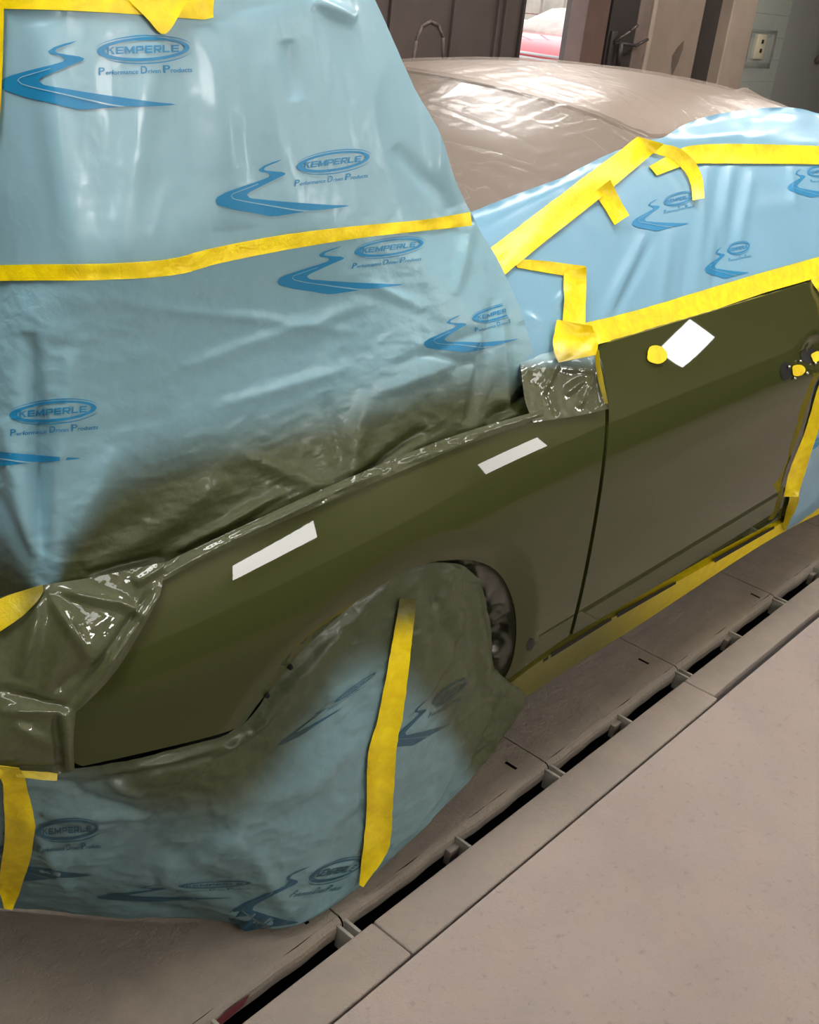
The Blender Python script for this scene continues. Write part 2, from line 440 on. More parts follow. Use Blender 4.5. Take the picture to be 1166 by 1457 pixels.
for x, y, pw, lb in [(0.3, 1.15, 17, 'ceiling light fitting nearest the front of the car'), (3.2, 1.15, 17, 'ceiling light fitting above the open side of the car door'),
                     (6.2, 1.15, 17, 'ceiling light fitting above the floor behind the car'), (0.6, -2.05, 6.5, 'added fill light close to the near wall, level with the bumper'), (3.4, -2.05, 6.5, 'added fill light close to the near wall, level with the door'), (6.4, -2.05, 6.5, 'added fill light close to the near wall, past the car'), (1.6, 3.6, 12, 'ceiling light fitting beyond the raised hood'),  # near-wall fittings are added to brighten the upper wall mirrored in the fender
                     (5.0, 3.6, 22, 'added fill light between the car roof and the steel doors'), (9.0, 3.2, 20, 'added fill light above the dark back window')]:  # these two are added to brighten the back wall
    fixture('light_fitting', (x, y, 3.02), (0, 0, 0), 1.5, 0.6, pw, lb, g_c)

# ------------------------------------------------------------------ the setting
def struct(name, mb, m, **k): return mb.build(name, m, smooth=False, kind='structure', **k)
XL, XR, YN, YB, ZC = -3.0, 15.0, -2.6, 5.0, 3.15
b = MB(); box(b, XL, XR, YN, 0.815, -0.12, 0.0); struct('floor', b, M['floor'])
b = MB(); box(b, XL, XR, 0.815, YB+0.2, -0.60, -0.45); struct('trench_floor', b, M['black'])
b = MB(); box(b, XL, XR, YN, YB+0.3, ZC, ZC+0.1); struct('ceiling', b, simple('ceiling_paint', (180, 170, 158), 0.8, 0.05))
wl = simple('lower_wall', (84, 80, 68), 0.6, 0.12, 2); wu = simple('upper_wall', (240, 232, 206), 0.6, 0.06, 2)
b = MB(); box(b, XL, XR, YN-0.1, YN, 0, 1.5, 0); box(b, XL, XR, YN-0.1, YN, 1.5, ZC, 1); struct('wall_near', b, [wl, wu])  # unseen wall made pale above and dark below, shaping reflections in the paint
b = MB(); box(b, XL-0.1, XL, YN, YB, -0.1, ZC); struct('wall_front', b, wl)
b = MB(); box(b, XR, XR+0.1, YN, YB, -0.1, ZC); struct('wall_rear', b, wl)
# kerb strips of the channel, in lengths
for i, (x0, x1, y0) in enumerate([(-3.0, 0.50, 0.822), (0.503, 1.153, 0.822), (1.156, 2.35, 0.822), (2.353, 3.6, 0.835), (3.603, 8.0, 0.835), (8.003, 15, 0.835)]):
    b = MB(); box(b, x0, x1, y0, 0.922, -0.06, 0.001, bev=0.004); struct('trim_%d' % (i+1), b, M['rim'])
b = MB(); box(b, XL, XR, 0.905, 0.921, -0.46, -0.06); struct('trench_wall', b, M['black'])
# plates beside the channel, each with a slot, lip and its brackets
gp = 'steel floor plates over the trench'
def slot_plate(x0, x1, label, slot=None):
    e = empty('floor_plate', ((x0+x1)/2, 1.5, 0), label, 'floor plate', gp)
    import bmesh
    mb = MB(); y0 = 0.960; y1 = 2.05; g = 0.002; x0 += g; x1 -= g
    zt = 0.006
    # rounded near edge: profile swept along x, with the slot left open
    prof = [(y0+0.002, -0.034), (y0-0.001, -0.012), (y0+0.001, -0.002), (y0+0.006, zt-0.002), (y0+0.014, zt), ]
    n = max(2, int((x1-x0)/0.02)); xs = np.linspace(x0, x1, n)
    V = []; 
    for x in xs:
        wv = 0.0015*math.sin(x*23)+0.001*math.sin(x*61)
        V += [(x, y+wv, z) for y, z in prof]
    k = len(prof)
    mb.add(V, [(i*k+j, (i+1)*k+j, (i+1)*k+j+1, i*k+j+1) for i in range(n-1) for j in range(k-1)])
    ya = y0+0.014
    if slot:
        sx, sy = slot; w_, l_ = 0.0045, 0.016
        rects = [(x0, sx-w_, ya, y1), (sx+w_, x1, ya, y1), (sx-w_, sx+w_, ya, sy-l_), (sx-w_, sx+w_, sy+l_, y1)]
    else: rects = [(x0, x1, ya, y1)]
    for a, b_, c, d in rects:
        mb.add([(a, c, zt), (b_, c, zt), (b_, d, zt), (a, d, zt)], [(0, 1, 2, 3)])
    mb.add([(x0, ya, zt), (x0, y1, zt), (x0, y1, -.02), (x0, ya, -.02)], [(0, 1, 2, 3)]); mb.add([(x1, ya, zt), (x1, y1, zt), (x1, y1, -.02), (x1, ya, -.02)], [(3, 2, 1, 0)])
    mb.build('plate', M['plate'], e, smooth=False)
    for xb in (x0+0.006, (x0+x1)/2, x1-0.010):
        if xb < 0.2 or xb > 4.2: continue
        br = MB(); box(br, xb-0.0035, xb+0.0035, 0.921, 0.962, -0.052, 0.001, bev=0.001)
        if xb != (x0+x1)/2: cyl(br, (xb, 0.93, -0.003), (xb, 0.958, -0.003), 0.0038)
        br.build('bracket', M['bracket'], e)
        if xb == (x0+x1)/2:
            br = MB(); box(br, xb-0.035, xb-0.004, 0.945, 0.961, -0.05, -0.012, bev=0.002); br.build('tab', M['steel_edge'], e)
    return e
pls = [(-3.0, -0.11), (-0.11, 0.497), (0.497, 1.112), (1.112, 1.783), (1.783, 2.386), (2.386, 2.985), (2.985, 3.59), (3.59, 4.2), (4.2, 15)]
lbs = ['long grey plate ahead of the car, out past the left edge of the photo', 'grey steel plate just ahead of the wrapped bumper', 'grey steel plate under the lowest corner of the blue bag',
       'grey steel plate beside the blue bagged wheel', 'grey steel plate under the front edge of the green door', 'grey steel plate under the middle of the green door',
       'grey steel plate below the yellow taped sill end', 'grey steel plate under the blue wrapped rear door', 'long grey plate beyond the rear of the car']
slots = [None, (0.35, 1.04), (1.058, 1.014), (1.712, 1.018), (2.337, 1.040), (2.934, 1.0), (3.54, 1.03), None, None]
for (a, c), l, s_ in zip(pls, lbs, slots): slot_plate(a, c, l, s_)
b = MB(); box(b, XL, XR, 2.05, YB+0.2, -0.1, 0.006); struct('floor_far', b, M['plate'])
# red paint daub on the plate lip
b = MB(); b.add([(0.80, 0.9585, -0.028), (0.87, 0.9585, -0.02), (0.885, 0.9585, -0.003), (0.84, 0.958, 0.0), (0.78, 0.9585, -0.010)], [(0, 1, 2, 3, 4)])
b.build('paint_daub', simple('red_daub', (110, 50, 58), 0.6), label='dull red paint daub on the lip of the plate at the bottom of the photo', cat='paint mark')

# back wall: steel doors, opening, posts, window -- all on the wall plane y = YB
dk = simple('dark_brown_steel', (74, 64, 60), 0.55, 0.12, 6); md = simple('brown_steel', (96, 74, 66), 0.55, 0.12, 6)
lt = simple('taupe_steel', (138, 122, 110), 0.5, 0.1, 5); lt2 = simple('pale_post', (160, 144, 130), 0.55, 0.08, 5); vd = simple('blackish_steel', (54, 48, 46), 0.5, 0.12, 6)
b = MB(); box(b, XL, 4.0, YB, YB+0.1, 0, ZC); box(b, 4.0, XR, YB, YB+0.1, 2.3, ZC); box(b, 7.44, 15, YB+0.04, YB+0.12, 0, 2.3); struct('wall_back', b, dk)
d1 = MB()
box(d1, 4.0, 6.72, YB-0.02, YB+0.03, 0.02, 2.3, bev=0.004)
o = d1.build('door_1', dk, smooth=False, kind='structure')
for x in (4.35, 5.15, 5.35, 5.95, 6.42, 6.50, 6.70):
    r = MB(); box(r, x-0.012, x+0.012, YB-0.045, YB-0.02, 0.05, 2.28, bev=0.003); r.build('rib', dk if x < 6.6 else vd, o, smooth=False)
r = MB(); pts = [(5.60, YB-0.024, 1.05), (5.62, YB-0.024, 1.22), (5.66, YB-0.024, 1.31), (5.74, YB-0.024, 1.34), (5.82, YB-0.024, 1.32), (5.88, YB-0.024, 1.25), (5.90, YB-0.024, 1.12)]
tube(r, pts, 0.010); r.build('chalk_arch', simple('chalk_smear', (100, 91, 85), 0.9, 0.3, 30), o)
b = MB(); box(b, 7.40, 7.70, YB-0.10, YB+0.05, 0, 2.3, bev=0.006); struct('trim_7', b, md)
b = MB(); box(b, 7.70, 7.80, YB-0.03, YB+0.02, 0, 2.3); box(b, 7.80, 8.36, YB-0.06, YB+0.02, 0, 2.3, bev=.004); struct('trim_8', b, [vd])
b = MB(); box(b, 8.36, 9.22, YB-0.07, YB+0.02, 0, 2.3, bev=.006); o2 = struct('door_2', b, lt)
r = MB(); box(r, 8.18, 8.36, YB-0.068, YB-0.055, 0, 2.29, bev=.003); r.build('stile', simple('stile', (112, 98, 90), .5), o2)
r = MB(); box(r, 8.36, 8.42, YB-0.085, YB-0.06, 0, 2.29, bev=.006); r.build('edge_bead', lt2, o2)
lm = [(8.88, 1.04), (8.84, 1.12), (8.82, 1.20), (8.88, 1.27), (8.97, 1.33), (8.98, 1.26), (8.94, 1.14)]
r = MB(); r.add([(x, YB-0.0725, z) for x, z in lm] , [tuple(range(len(lm)))]); r.build('dark_patch', simple('dark_mark', (98, 84, 74), .6), o2)  # darker leaf-shaped patch on the door leaf
b = MB(); box(b, 9.22, 9.56, YB-0.05, YB+0.03, 0, 2.3, bev=.006); struct('trim_9', b, vd)
b = MB(); box(b, 9.56, 10.02, YB-0.16, YB+0.03, 0, 2.3, bev=.012); struct('trim_10', b, lt2)
# latch on the steel door
e = empty('door_latch', (7.86, YB-0.08, 1.3), 'blackened lever latch hanging on the taupe steel door', 'latch')
r = MB(); box(r, 7.82, 7.90, YB-0.085, YB-0.06, 1.10, 1.36, bev=.006); r.build('latch_plate', vd, e)
r = MB(); tube(r, [(7.86, YB-0.09, 1.29), (7.94, YB-0.16, 1.37), (8.0, YB-0.18, 1.42)], 0.016); r.build('lever', simple('worn_steel', (90, 80, 74), .4, metal=.6), e)
r = MB(); tube(r, [(7.86, YB-0.09, 1.28), (8.10, YB-0.14, 1.27), (8.26, YB-0.14, 1.32)], 0.012); r.build('rod', vd, e)
r = MB(); tube(r, [(7.90, YB-0.12, 1.28), (7.92, YB-0.12, 1.12)], 0.022); r.build('hasp', vd, e)
# dark window with an outlet behind the glass
b = MB(); box(b, 10.02, 10.16, YB-0.06, YB+0.03, 0, 2.3); struct('trim_11', b, simple('window_edge', (66, 66, 56), .5))
gm = NT('window_1_glass'); gm.P(color=(0.9, 0.95, 0.9, 1), rough=0.05, alpha=0.18, spec=0.6)
b = MB(); box(b, 10.16, 14.6, YB-0.015, YB-0.008, 0.6, 2.3); struct('window_1', b, gm.m)
gb = simple('grey_green_block', (116, 118, 102), 0.7, 0.14, 4)
b = MB()
for i in range(12):
    z0 = i*0.2
    for k in range(4):
        xa = 10.16 + k*0.42 - (0.2 if i % 2 else 0); xa0 = max(10.16, xa); xb = min(11.12, xa+0.412)
        if xb > xa0: box(b, xa0, xb, YB+0.02, YB+0.05, z0, z0+0.192, bev=.004)
struct('wall_inner', b, gb)
e = empty('wall_outlet', (10.5, YB, 1.32), 'pale wall socket in a steel frame behind the dark window', 'socket')
r = MB(); box(r, 10.28, 10.34, YB-0.01, YB+0.03, 1.18, 1.44); box(r, 10.82, 10.88, YB-0.01, YB+0.03, 1.12, 1.44); box(r, 10.28, 10.88, YB-0.01, YB+0.03, 1.12, 1.17); box(r, 10.28, 10.88, YB-0.01, YB+0.03, 1.43, 1.46); r.build('frame', simple('socket_frame', (96, 94, 82), .5), e)
r = MB(); box(r, 10.46, 10.64, YB-0.03, YB+0.02, 1.20, 1.42, bev=.01); r.build('cover_plate', simple('socket_cover', (196, 186, 158), .5), e)
for z in (1.26, 1.34):
    r = MB(); box(r, 10.53, 10.57, YB-0.036, YB-0.028, z, z+0.035); r.build('socket_slot', M['dark_plastic'], e)
e = empty('wall_lamp', (12.0, YB-0.1, 1.5), 'small pale bracket lamp on the dark wall at the right edge', 'lamp')
r = MB(); cyl(r, (11.95, YB-0.10, 1.42), (12.15, YB-0.10, 1.62), 0.10, 0.13); r.build('shade', simple('dusty_shade', (150, 140, 128), .5), e)
r = MB(); tube(r, [(11.95, YB-0.10, 1.42), (11.9, YB-0.1, 1.3), (11.92, YB-0.02, 1.2)], 0.03); r.build('bracket', simple('dusty_bracket', (104, 94, 88), .5), e)

# outside, seen through the opening
b = MB(); b.add([(4, YB+.2, -.02), (30, YB+.2, -.02), (30, 40, -.02), (4, 40, -.02)], [(0, 1, 2, 3)]); struct('ground', b, simple('yard', (170, 160, 150), .9, .1, 1))
b = MB(); box(b, 8, 60, 38, 38.5, 0, 9); struct('wall_yard', b, simple('yard_wall', (150, 140, 128), .9, .3, .6))
fe = empty('fence', (13.5, 9.5, 0), 'pale mesh fence with thin posts outside the opening', 'fence')
for k in range(8):
    r = MB(); cyl(r, (10.6+k*0.55, 9.6, 0), (10.6+k*0.55, 9.6, 2.2), 0.02, n=8); r.build('post', simple('post', (150, 140, 130), .6), fe)
r = MB()
for z in (0.3, 0.9, 1.28, 1.6, 2.1): cyl(r, (10.2, 9.6, z), (15, 9.6, z), 0.012, n=6)
r.build('rail', simple('rail', (160, 150, 140), .6), fe)
ce = empty('parked_vehicle', (12.0, 8.6, 0), 'red vehicle with pale bumper parked outside the narrow opening', 'vehicle')
red = simple('red_paint', (214, 92, 98), .3, .05, coat=1.0); wh = simple('pale_bumper', (205, 205, 205), .35, .05)
def loftbox(mb, secs, mat=0):      # rounded sections (x, y0, y1, z0, z1)
    V = []; n = 16
    for x, y0, y1, z0, z1 in secs:
        cy, cz, hy, hz = (y0+y1)/2, (z0+z1)/2, (y1-y0)/2, (z1-z0)/2
        for i in range(n):
            t = 2*math.pi*i/n; c, s = math.cos(t), math.sin(t)
            V.append((x, cy+hy*math.copysign(abs(c)**0.45, c), cz+hz*math.copysign(abs(s)**0.45, s)))
    Fs = [(a*n+i, a*n+(i+1) % n, (a+1)*n+(i+1) % n, (a+1)*n+i) for a in range(len(secs)-1) for i in range(n)]
    Fs += [tuple(range(n))[::-1], tuple((len(secs)-1)*n+i for i in range(n))]; mb.add(V, Fs, mat)
r = MB(); loftbox(r, [(11.45, 7.6, 9.6, .32, .90), (11.6, 7.5, 9.7, .28, 1.02), (12.6, 7.45, 9.75, .27, 1.10), (13.2, 7.45, 9.75, .27, 1.12), (15.6, 7.5, 9.7, .28, 1.05)]); r.build('body', red, ce)
r = MB(); loftbox(r, [(12.5, 7.75, 9.45, 1.0, 1.13), (13.1, 7.85, 9.35, 1.0, 1.40), (14.3, 7.85, 9.35, 1.0, 1.42), (15.2, 7.8, 9.4, 1.0, 1.1)]); r.build('cabin', simple('cabin', (205, 190, 180), .3), ce)
r = MB(); loftbox(r, [(11.25, 7.6, 9.6, .34, .66), (11.4, 7.4, 9.8, .32, .76), (11.55, 7.42, 9.78, .32, .76)]); r.build('bumper', wh, ce)
for z in (.78, .83, .88):
    r = MB(); box(r, 11.36, 11.42, 7.65, 9.5, z, z+.025); r.build('grille_bar', wh, ce)
for x in (12.1, 14.6):
    r = MB(); cyl(r, (x, 7.42, .3), (x, 7.65, .3), .3, n=24); r.build('wheel', M['rubber'], ce)

# ------------------------------------------------------------------ the car
car = empty('car', (2.9, 1.93, 0), 'low car freshly sprayed olive green, masked with blue film and yellow tape', 'car')
def side_panel(name, poly, g=9, lip=0.02, mat='paint', off=0.0, parent=car, spray=None, disp=None):
    mb = MB(); sheet(mb, poly, onf, off, g, lip, 0, spray, disp, custom=(disp is None))
    return mb.build(name, M[mat], parent), mb
fender_poly = outline([(106, 1012), (150, 968), (188, 915), (213, 868), (226, 838), (234, 822)],
    [(234, 822), (300, 788), (400, 741), (500, 698), (580, 664), (650, 635), (720, 611), (768, 596)],
    [(768, 596), (769, 570), (768, 545)], [(768, 545), (800, 535), (849, 520)], [(849, 520), (853, 535), (858, 560), (862, 585)],
    [(862, 585), (861, 620), (857, 660), (848, 722), (836, 790), (824, 848), (810, 904)],
    [(810, 904), (765, 936), (713, 974)],
    [(713, 974), (728, 945), (735, 905), (732, 862), (718, 826), (698, 806), (670, 797), (640, 797), (603, 803), (560, 822), (500, 862), (432, 924), (378, 988), (345, 1033)],
    [(345, 1033), (300, 1048), (200, 1072), (118, 1090)], [(118, 1090), (107, 1085), (103, 1070), (106, 1012)])
side_panel('fender', fender_poly)
door_poly = outline([(848, 493), (1000, 447), (1155, 401)], [(1155, 401), (1178, 430), (1186, 480), (1178, 520), (1166, 550), (1146, 625), (1121, 700), (1111, 738)],
    [(1111, 738), (1000, 797), (815, 903)], [(815, 903), (829, 848), (841, 790), (853, 722), (862, 660), (866, 620), (867, 585)], [(867, 585), (863, 560), (853, 512), (848, 493)])
side_panel('front_door', door_poly)
sill_poly = outline([(713, 979), (812, 911), (1112, 743), (1260, 655)], [(1260, 655), (1262, 668), (1262, 690)], [(1262, 690), (1112, 757), (900, 893), (800, 955), (742, 992), (704, 1003)], [(704, 1003), (706, 992), (713, 979)])
M['sill'] = M['tape']
spr_sill = lambda A: smooth01((1085-A[:, 0])/260.0) * 0.95
o, _ = side_panel('sill', sill_poly, mat='sill', spray=spr_sill, lip=0.03, off=0.004)
o['label'] = 'sill strip under the door, taped yellow and sprayed green towards the wheel'
rear_poly = outline([(1180, 402), (1192, 450), (1191, 490), (1183, 525), (1171, 556), (1151, 628), (1126, 702), (1116, 738)], [(1116, 738), (1300, 628)], [(1300, 628), (1310, 368)], [(1310, 368), (1180, 402)])
side_panel('rear_quarter', rear_poly, mat='paint')
# inner body: fills behind the panels and shades the ground
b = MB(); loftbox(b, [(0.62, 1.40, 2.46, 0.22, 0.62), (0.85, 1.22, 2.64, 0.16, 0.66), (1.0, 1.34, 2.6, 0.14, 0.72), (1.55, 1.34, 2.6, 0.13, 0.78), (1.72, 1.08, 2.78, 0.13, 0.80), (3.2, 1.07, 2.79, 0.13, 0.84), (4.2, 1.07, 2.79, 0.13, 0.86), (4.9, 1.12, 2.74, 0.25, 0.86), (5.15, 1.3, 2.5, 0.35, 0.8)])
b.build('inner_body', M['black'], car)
# far and rear flank so that the body is closed
b = MB(); xs = np.linspace(0.6, 5.1, 60); zs = np.linspace(0.2, 0.95, 20); V = []
for x in xs:
    for z in zs: V.append((x, 3.86-float(f_side(min(x, 4.4)-0, z))-max(0, x-4.4)*0.35, z))
b.add(V, [(i*20+j, (i+1)*20+j, (i+1)*20+j+1, i*20+j+1) for i in range(59) for j in range(19)]); b.build('far_flank', M['paint'], car)
b = MB(); xs = np.linspace(3.45, 5.1, 32); V = []
for x in xs:
    for z in zs: V.append((x, float(f_side(min(x, 4.4), z))+max(0, x-4.4)*0.35, z))
b.add(V, [(i*20+j, i*20+j+1, (i+1)*20+j+1, (i+1)*20+j) for i in range(31) for j in range(19)]); b.build('rear_flank', M['roof'], car)
# wheels
def wheel(x, y, s):
    prof = [(0.0, 0.245), (0.0, 0.262), (-0.012, 0.30), (0.0, 0.325), (0.03, 0.338), (0.2, 0.338), (0.225, 0.32), (0.225, 0.25)]
    mb = MB(); n = 40; V = []
    for i in range(n):
        t = 2*math.pi*i/n
        V += [(x+r*math.cos(t), y+s*d, 0.344+r*math.sin(t)) for d, r in prof]
    k = len(prof); mb.add(V, [(i*k+j, ((i+1) % n)*k+j, ((i+1) % n)*k+j+1, i*k+j+1) for i in range(n) for j in range(k-1)])
    w_ = mb.build('wheel', M['rubber'], car)
    r = MB(); cyl(r, (x, y+s*.03, .344), (x, y+s*.2, .344), .07)
    for q in range(5):
        t = 2*math.pi*q/5; a = Vector((math.cos(t), 0, math.sin(t))); cyl(r, Vector((x, y+s*.03, .344))+a*.05, Vector((x, y+s*.02, .344))+a*.25, .03, .022)
    cyl(r, (x, y+s*.12, .344), (x, y+s*.13, .344), .25, n=32)
    r.build('rim', M['chrome'], w_)
wheel(1.255, 1.075, 1); wheel(1.255, 2.80, -1); wheel(4.02, 1.075, 1); wheel(4.02, 2.80, -1)

# roof, windscreen and cabin side
YC = 1.93
def mirror_rows(rows):
    out = []
    for r in rows: out.append(list(r) + [(x, 2*YC-y, z) for x, y, z in list(r)[::-1][1:]])
    return out
roof_rows = mirror_rows([
    [(2.43, 1.379, 1.306), (2.38, 1.55, 1.345), (2.33, 1.75, 1.366), (2.31, YC, 1.371)],
    [(2.62, 1.374, 1.300), (2.60, 1.53, 1.362), (2.58, 1.75, 1.388), (2.57, YC, 1.394)],
    [(2.95, 1.365, 1.288), (2.95, 1.53, 1.366), (2.95, 1.75, 1.396), (2.95, YC, 1.402)],
    [(3.35, 1.348, 1.268), (3.35, 1.53, 1.345), (3.35, 1.75, 1.378), (3.35, YC, 1.385)],
    [(3.80, 1.298, 1.205), (3.80, 1.53, 1.290), (3.80, 1.75, 1.328), (3.80, YC, 1.336)],
    [(4.40, 1.20, 1.060), (4.40, 1.53, 1.150), (4.40, 1.75, 1.190), (4.40, YC, 1.200)],
    [(4.95, 1.15, 0.93), (4.95, 1.53, 0.96), (4.95, 1.75, 0.98), (4.95, YC, 0.98)]])
RG = patch(roof_rows, 90, 80)
def grid_obj(name, G, mat, parent, **k):
    mb = MB(); mb.add(G.reshape(-1, 3), gridfaces(*G.shape[:2])); return mb.build(name, mat, parent, **k), mb
_, roof_mb = grid_obj('roof', RG, M['roof'], car)
ws_rows = mirror_rows([
    [(1.60, 1.197, 1.085), (1.52, 1.45, 1.10), (1.47, 1.70, 1.105), (1.45, YC, 1.105)],
    [(1.84, 1.262, 1.160), (1.77, 1.49, 1.175), (1.72, 1.71, 1.18), (1.70, YC, 1.18)],
    [(2.12, 1.324, 1.236), (2.06, 1.52, 1.268), (2.02, 1.73, 1.282), (2.0, YC, 1.285)],
    [(2.42, 1.376, 1.302), (2.37, 1.55, 1.339), (2.32, 1.75, 1.360), (2.30, YC, 1.365)]])
WG = patch(ws_rows, 50, 60)
_, ws_mb = grid_obj('windscreen', WG, M['glass_dark'], car)
# cabin side: window plane with a little barrel
def cab_y(z): return 1.098 + 0.80*(z-0.955) - 0.10*(z-0.955)*(1.29-z)*1.0
zt_f = pch([1.30, 1.667, 2.06, 2.43, 2.95, 3.35, 3.8, 4.4, 4.9], [0.97, 1.108, 1.218, 1.306, 1.288, 1.268, 1.20, 1.05, 0.95])
def cab_grid(x0):
    xs = np.linspace(x0, 4.8, 120); G = np.zeros((24, 120, 3))
    for j, x in enumerate(xs):
        zt = float(zt_f(x))
        for i in range(24):
            z = 0.93 + (zt-0.93)*(1-i/23); G[i, j] = (x, cab_y(z), z)
    return G
G = cab_grid(1.80)
cab_obj, cab_mb = grid_obj('side_window', G, M['glass_dark'], car)
G2 = G.copy(); G2[..., 1] = 2*YC - G2[..., 1]
grid_obj('side_window', G2, M['glass_dark'], car)
# a body-side surface to lay film on, kept only as a ray target
sx = np.linspace(0.45, 3.9, 260); sz = np.linspace(0.10, 0.965, 90)
SG = np.array([[(x, float(f_side(x, z)), z) for x in sx] for z in sz])
side_tgt = MB(); side_tgt.add(SG.reshape(-1, 3), gridfaces(90, 260)); T_side = side_tgt.bvh()
_t = MB(); _t.add(cab_grid(1.45).reshape(-1, 3), gridfaces(24, 120)); T_cab = _t.bvh(); T_roof = roof_mb.bvh(); T_ws = ws_mb.bvh()
cabm = bvh_map([T_cab, T_side, T_roof, T_ws])

# raised hood, hinged at its rear edge
b = MB(); n = 12; V = []
for s_, dd in ((0, 0.0), (1, 0.035)):
    for i in range(n+1):
        t = i/n
        for y in np.linspace(1.40, 2.46, 9):
            crown = 0.03*math.sin(math.pi*(y-1.40)/1.06)
            V.append((1.66-0.42*t+dd*0.9+crown, y, 0.93+0.85*t - dd*.2+crown*.3))
k = 9; Fs = []
for s_ in (0, 1):
    o_ = s_*(n+1)*k
    Fs += [(o_+i*k+j, o_+i*k+j+1, o_+(i+1)*k+j+1, o_+(i+1)*k+j) for i in range(n) for j in range(k-1)]
b.add(V, Fs); b.build('hood', M['roof'], car)

# ------------------------------------------------------------------ printed mark of the masking film
SW = [(455,118),(380,135),(320,155),(285,180),(300,193),(360,208),(385,225),(375,240),(300,262),(180,292),(60,325),(8,352),(0,378),(20,405),(150,450),(300,485),(450,522),(560,520),(690,511),
      (740,505),(850,507),(1040,495),(900,478),(700,450),(500,420),(350,395),(260,378),(230,352),(250,335),(330,300),(420,262),(490,235),(500,222),(470,210),(400,200),(340,190),(325,178),(335,165),(380,148),(460,125)]
LANE = [(300,282),(200,312),(125,335),(108,350),(130,372),(250,405),(400,440),(540,472),(640,494),(735,509)]
def ell(cx, cy, rx, ry, rot, a0=0, a1=360, n=48):
    c, s = math.cos(rot), math.sin(rot); out = []
    for i in range(n+1):
        t = math.radians(a0+(a1-a0)*i/n); x, y = rx*math.cos(t), ry*math.sin(t); out.append((cx+x*c-y*s, cy+x*s+y*c))
    return out
_txt = {}
def text_geo(s):
    if s in _txt: return _txt[s]
    c = bpy.data.curves.new('lettering', 'FONT'); c.body = s; c.resolution_u = 3; c.offset = 0.012
    o = bpy.data.objects.new('lettering', c); COL.objects.link(o)
    dg = bpy.context.evaluated_depsgraph_get(); me = o.evaluated_get(dg).to_mesh()
    V = np.array([(v.co.x, v.co.y) for v in me.vertices]); Fs = [tuple(p.vertices) for p in me.polygons]
    bpy.data.objects.remove(o); bpy.data.curves.remove(c)
    lo, hi = V.min(0), V.max(0); V = (V-lo)/(hi-lo); _txt[s] = (V, Fs); return _txt[s]
def orient(P, fs):
    out = []
    for f in fs:
        a, b, c = P[f[0]], P[f[1]], P[f[2]]
        A = (b[0]-a[0])*(c[1]-a[1])-(b[1]-a[1])*(c[0]-a[0]); out.append(tuple(f) if A < 0 else tuple(f)[::-1])
    return out
def logo_shapes():                 # (points, faces, slot) in drawing units
    out = []
    v, f = tri(crom(SW, 40)[:-1], 45); out.append((np.array(v), f, 1))
    L = np.array(crom(LANE, 20)); t = np.gradient(L, axis=0); nn = np.stack([-t[:, 1], t[:, 0]], 1); nn /= np.linalg.norm(nn, axis=1)[:, None]
    wd = np.linspace(2.0, 4.5, len(L))[:, None]; P = np.vstack([L-nn*wd, L+nn*wd]); n = len(L)
    out.append((P, [(i, i+1, n+i+1, n+i) for i in range(n-1)], 2))
    rot = math.radians(-2.5)
    A = np.array(ell(848, 168, 274, 70, rot, n=60)); B = np.array(ell(850, 166, 236, 53, rot, n=60)); n = len(A)
    B[:, 0] += 6
    out.append((np.vstack([A, B]), [(i, i+1, n+i+1, n+i) for i in range(n-1)], 1))
    # thin outer strokes, top and bottom
    for a0, a1, dx, dy, rx, ry in ((-165, -5, 0, -8, 284, 76), (150, 20, 18, 8, 280, 72)):
        A = np.array(ell(848+dx, 168+dy, rx, ry, rot, a0, a1, 40)); m = np.linspace(0, 1, 41); B = A + np.stack([0*m, 6*np.sin(np.pi*m)+1.5], 1)
        out.append((np.vstack([A, B]), [(i, i+1, 41+i+1, 41+i) for i in range(40)], 1))
    th = 0.24
    def rct(x0, y0, x1, y1): return [(x0, y0), (x1, y0), (x1, y1), (x0, y1)]
    E_ = [rct(0, 0, .24, 1), rct(.24, 0, 1, .22), rct(.24, .40, .94, .60), rct(.24, .78, 1, 1)]
    P_ = [rct(0, 0, .24, 1), rct(.24, .78, .9, 1), rct(.24, .32, .9, .52), rct(.78, .52, 1, .80), [(.9, .32), (1, .45), (.9, .52)], [(.9, .78), (1, .85), (.9, 1)]]
    GL = {'E': E_, 'P': P_, 'R': P_ + [[(.45, .34), (.72, .34), (1.02, 0), (.74, 0)]], 'L': [rct(0, 0, .24, 1), rct(.24, 0, .96, .22)],
          'K': [rct(0, 0, .24, 1), [(.24, .42), (.24, .62), (.72, 1), (1.02, 1)], [(.36, .56), (.52, .66), (1.05, 0), (.75, 0)]],
          'M': [rct(0, 0, .20, 1), rct(.80, 0, 1, 1), [(.20, 1), (.20, .62), (.5, 0), (.5, .40)], [(.80, 1), (.5, .40), (.5, 0), (.80, .62)]]}
    x = 634.0
    for ch in 'KEMPERLE':
        wch = 58.0 if ch == 'M' else 44.0
        for q in GL[ch]:
            P = np.array([(x+px*wch, 191-44*py) for px, py in q]); P[:, 1] += (P[:, 0]-850)*-0.035; out.append((P, [tuple(range(len(q)))], 1))
        x += wch+8.5
    def put(s, x0, x1, yb, yt, sl=-0.035):
        V, Fs = text_geo(s); P = np.stack([x0+V[:, 0]*(x1-x0), yb+(yt-yb)*V[:, 1]], 1); P[:, 1] += (P[:, 0]-850)*sl; out.append((P, Fs, 1))
    for s, a, c, hh in (('P', 585, 620, 46), ('erformance', 625, 820, 28), ('D', 835, 872, 44), ('riven', 878, 950, 26), ('P', 968, 1006, 46), ('roducts', 1011, 1138, 28)):
        put(s, a, c, 312, 312-hh)
    return out
LOGO = None
REF = np.array([(2, 120), (250, 149), (203, 70)], float)
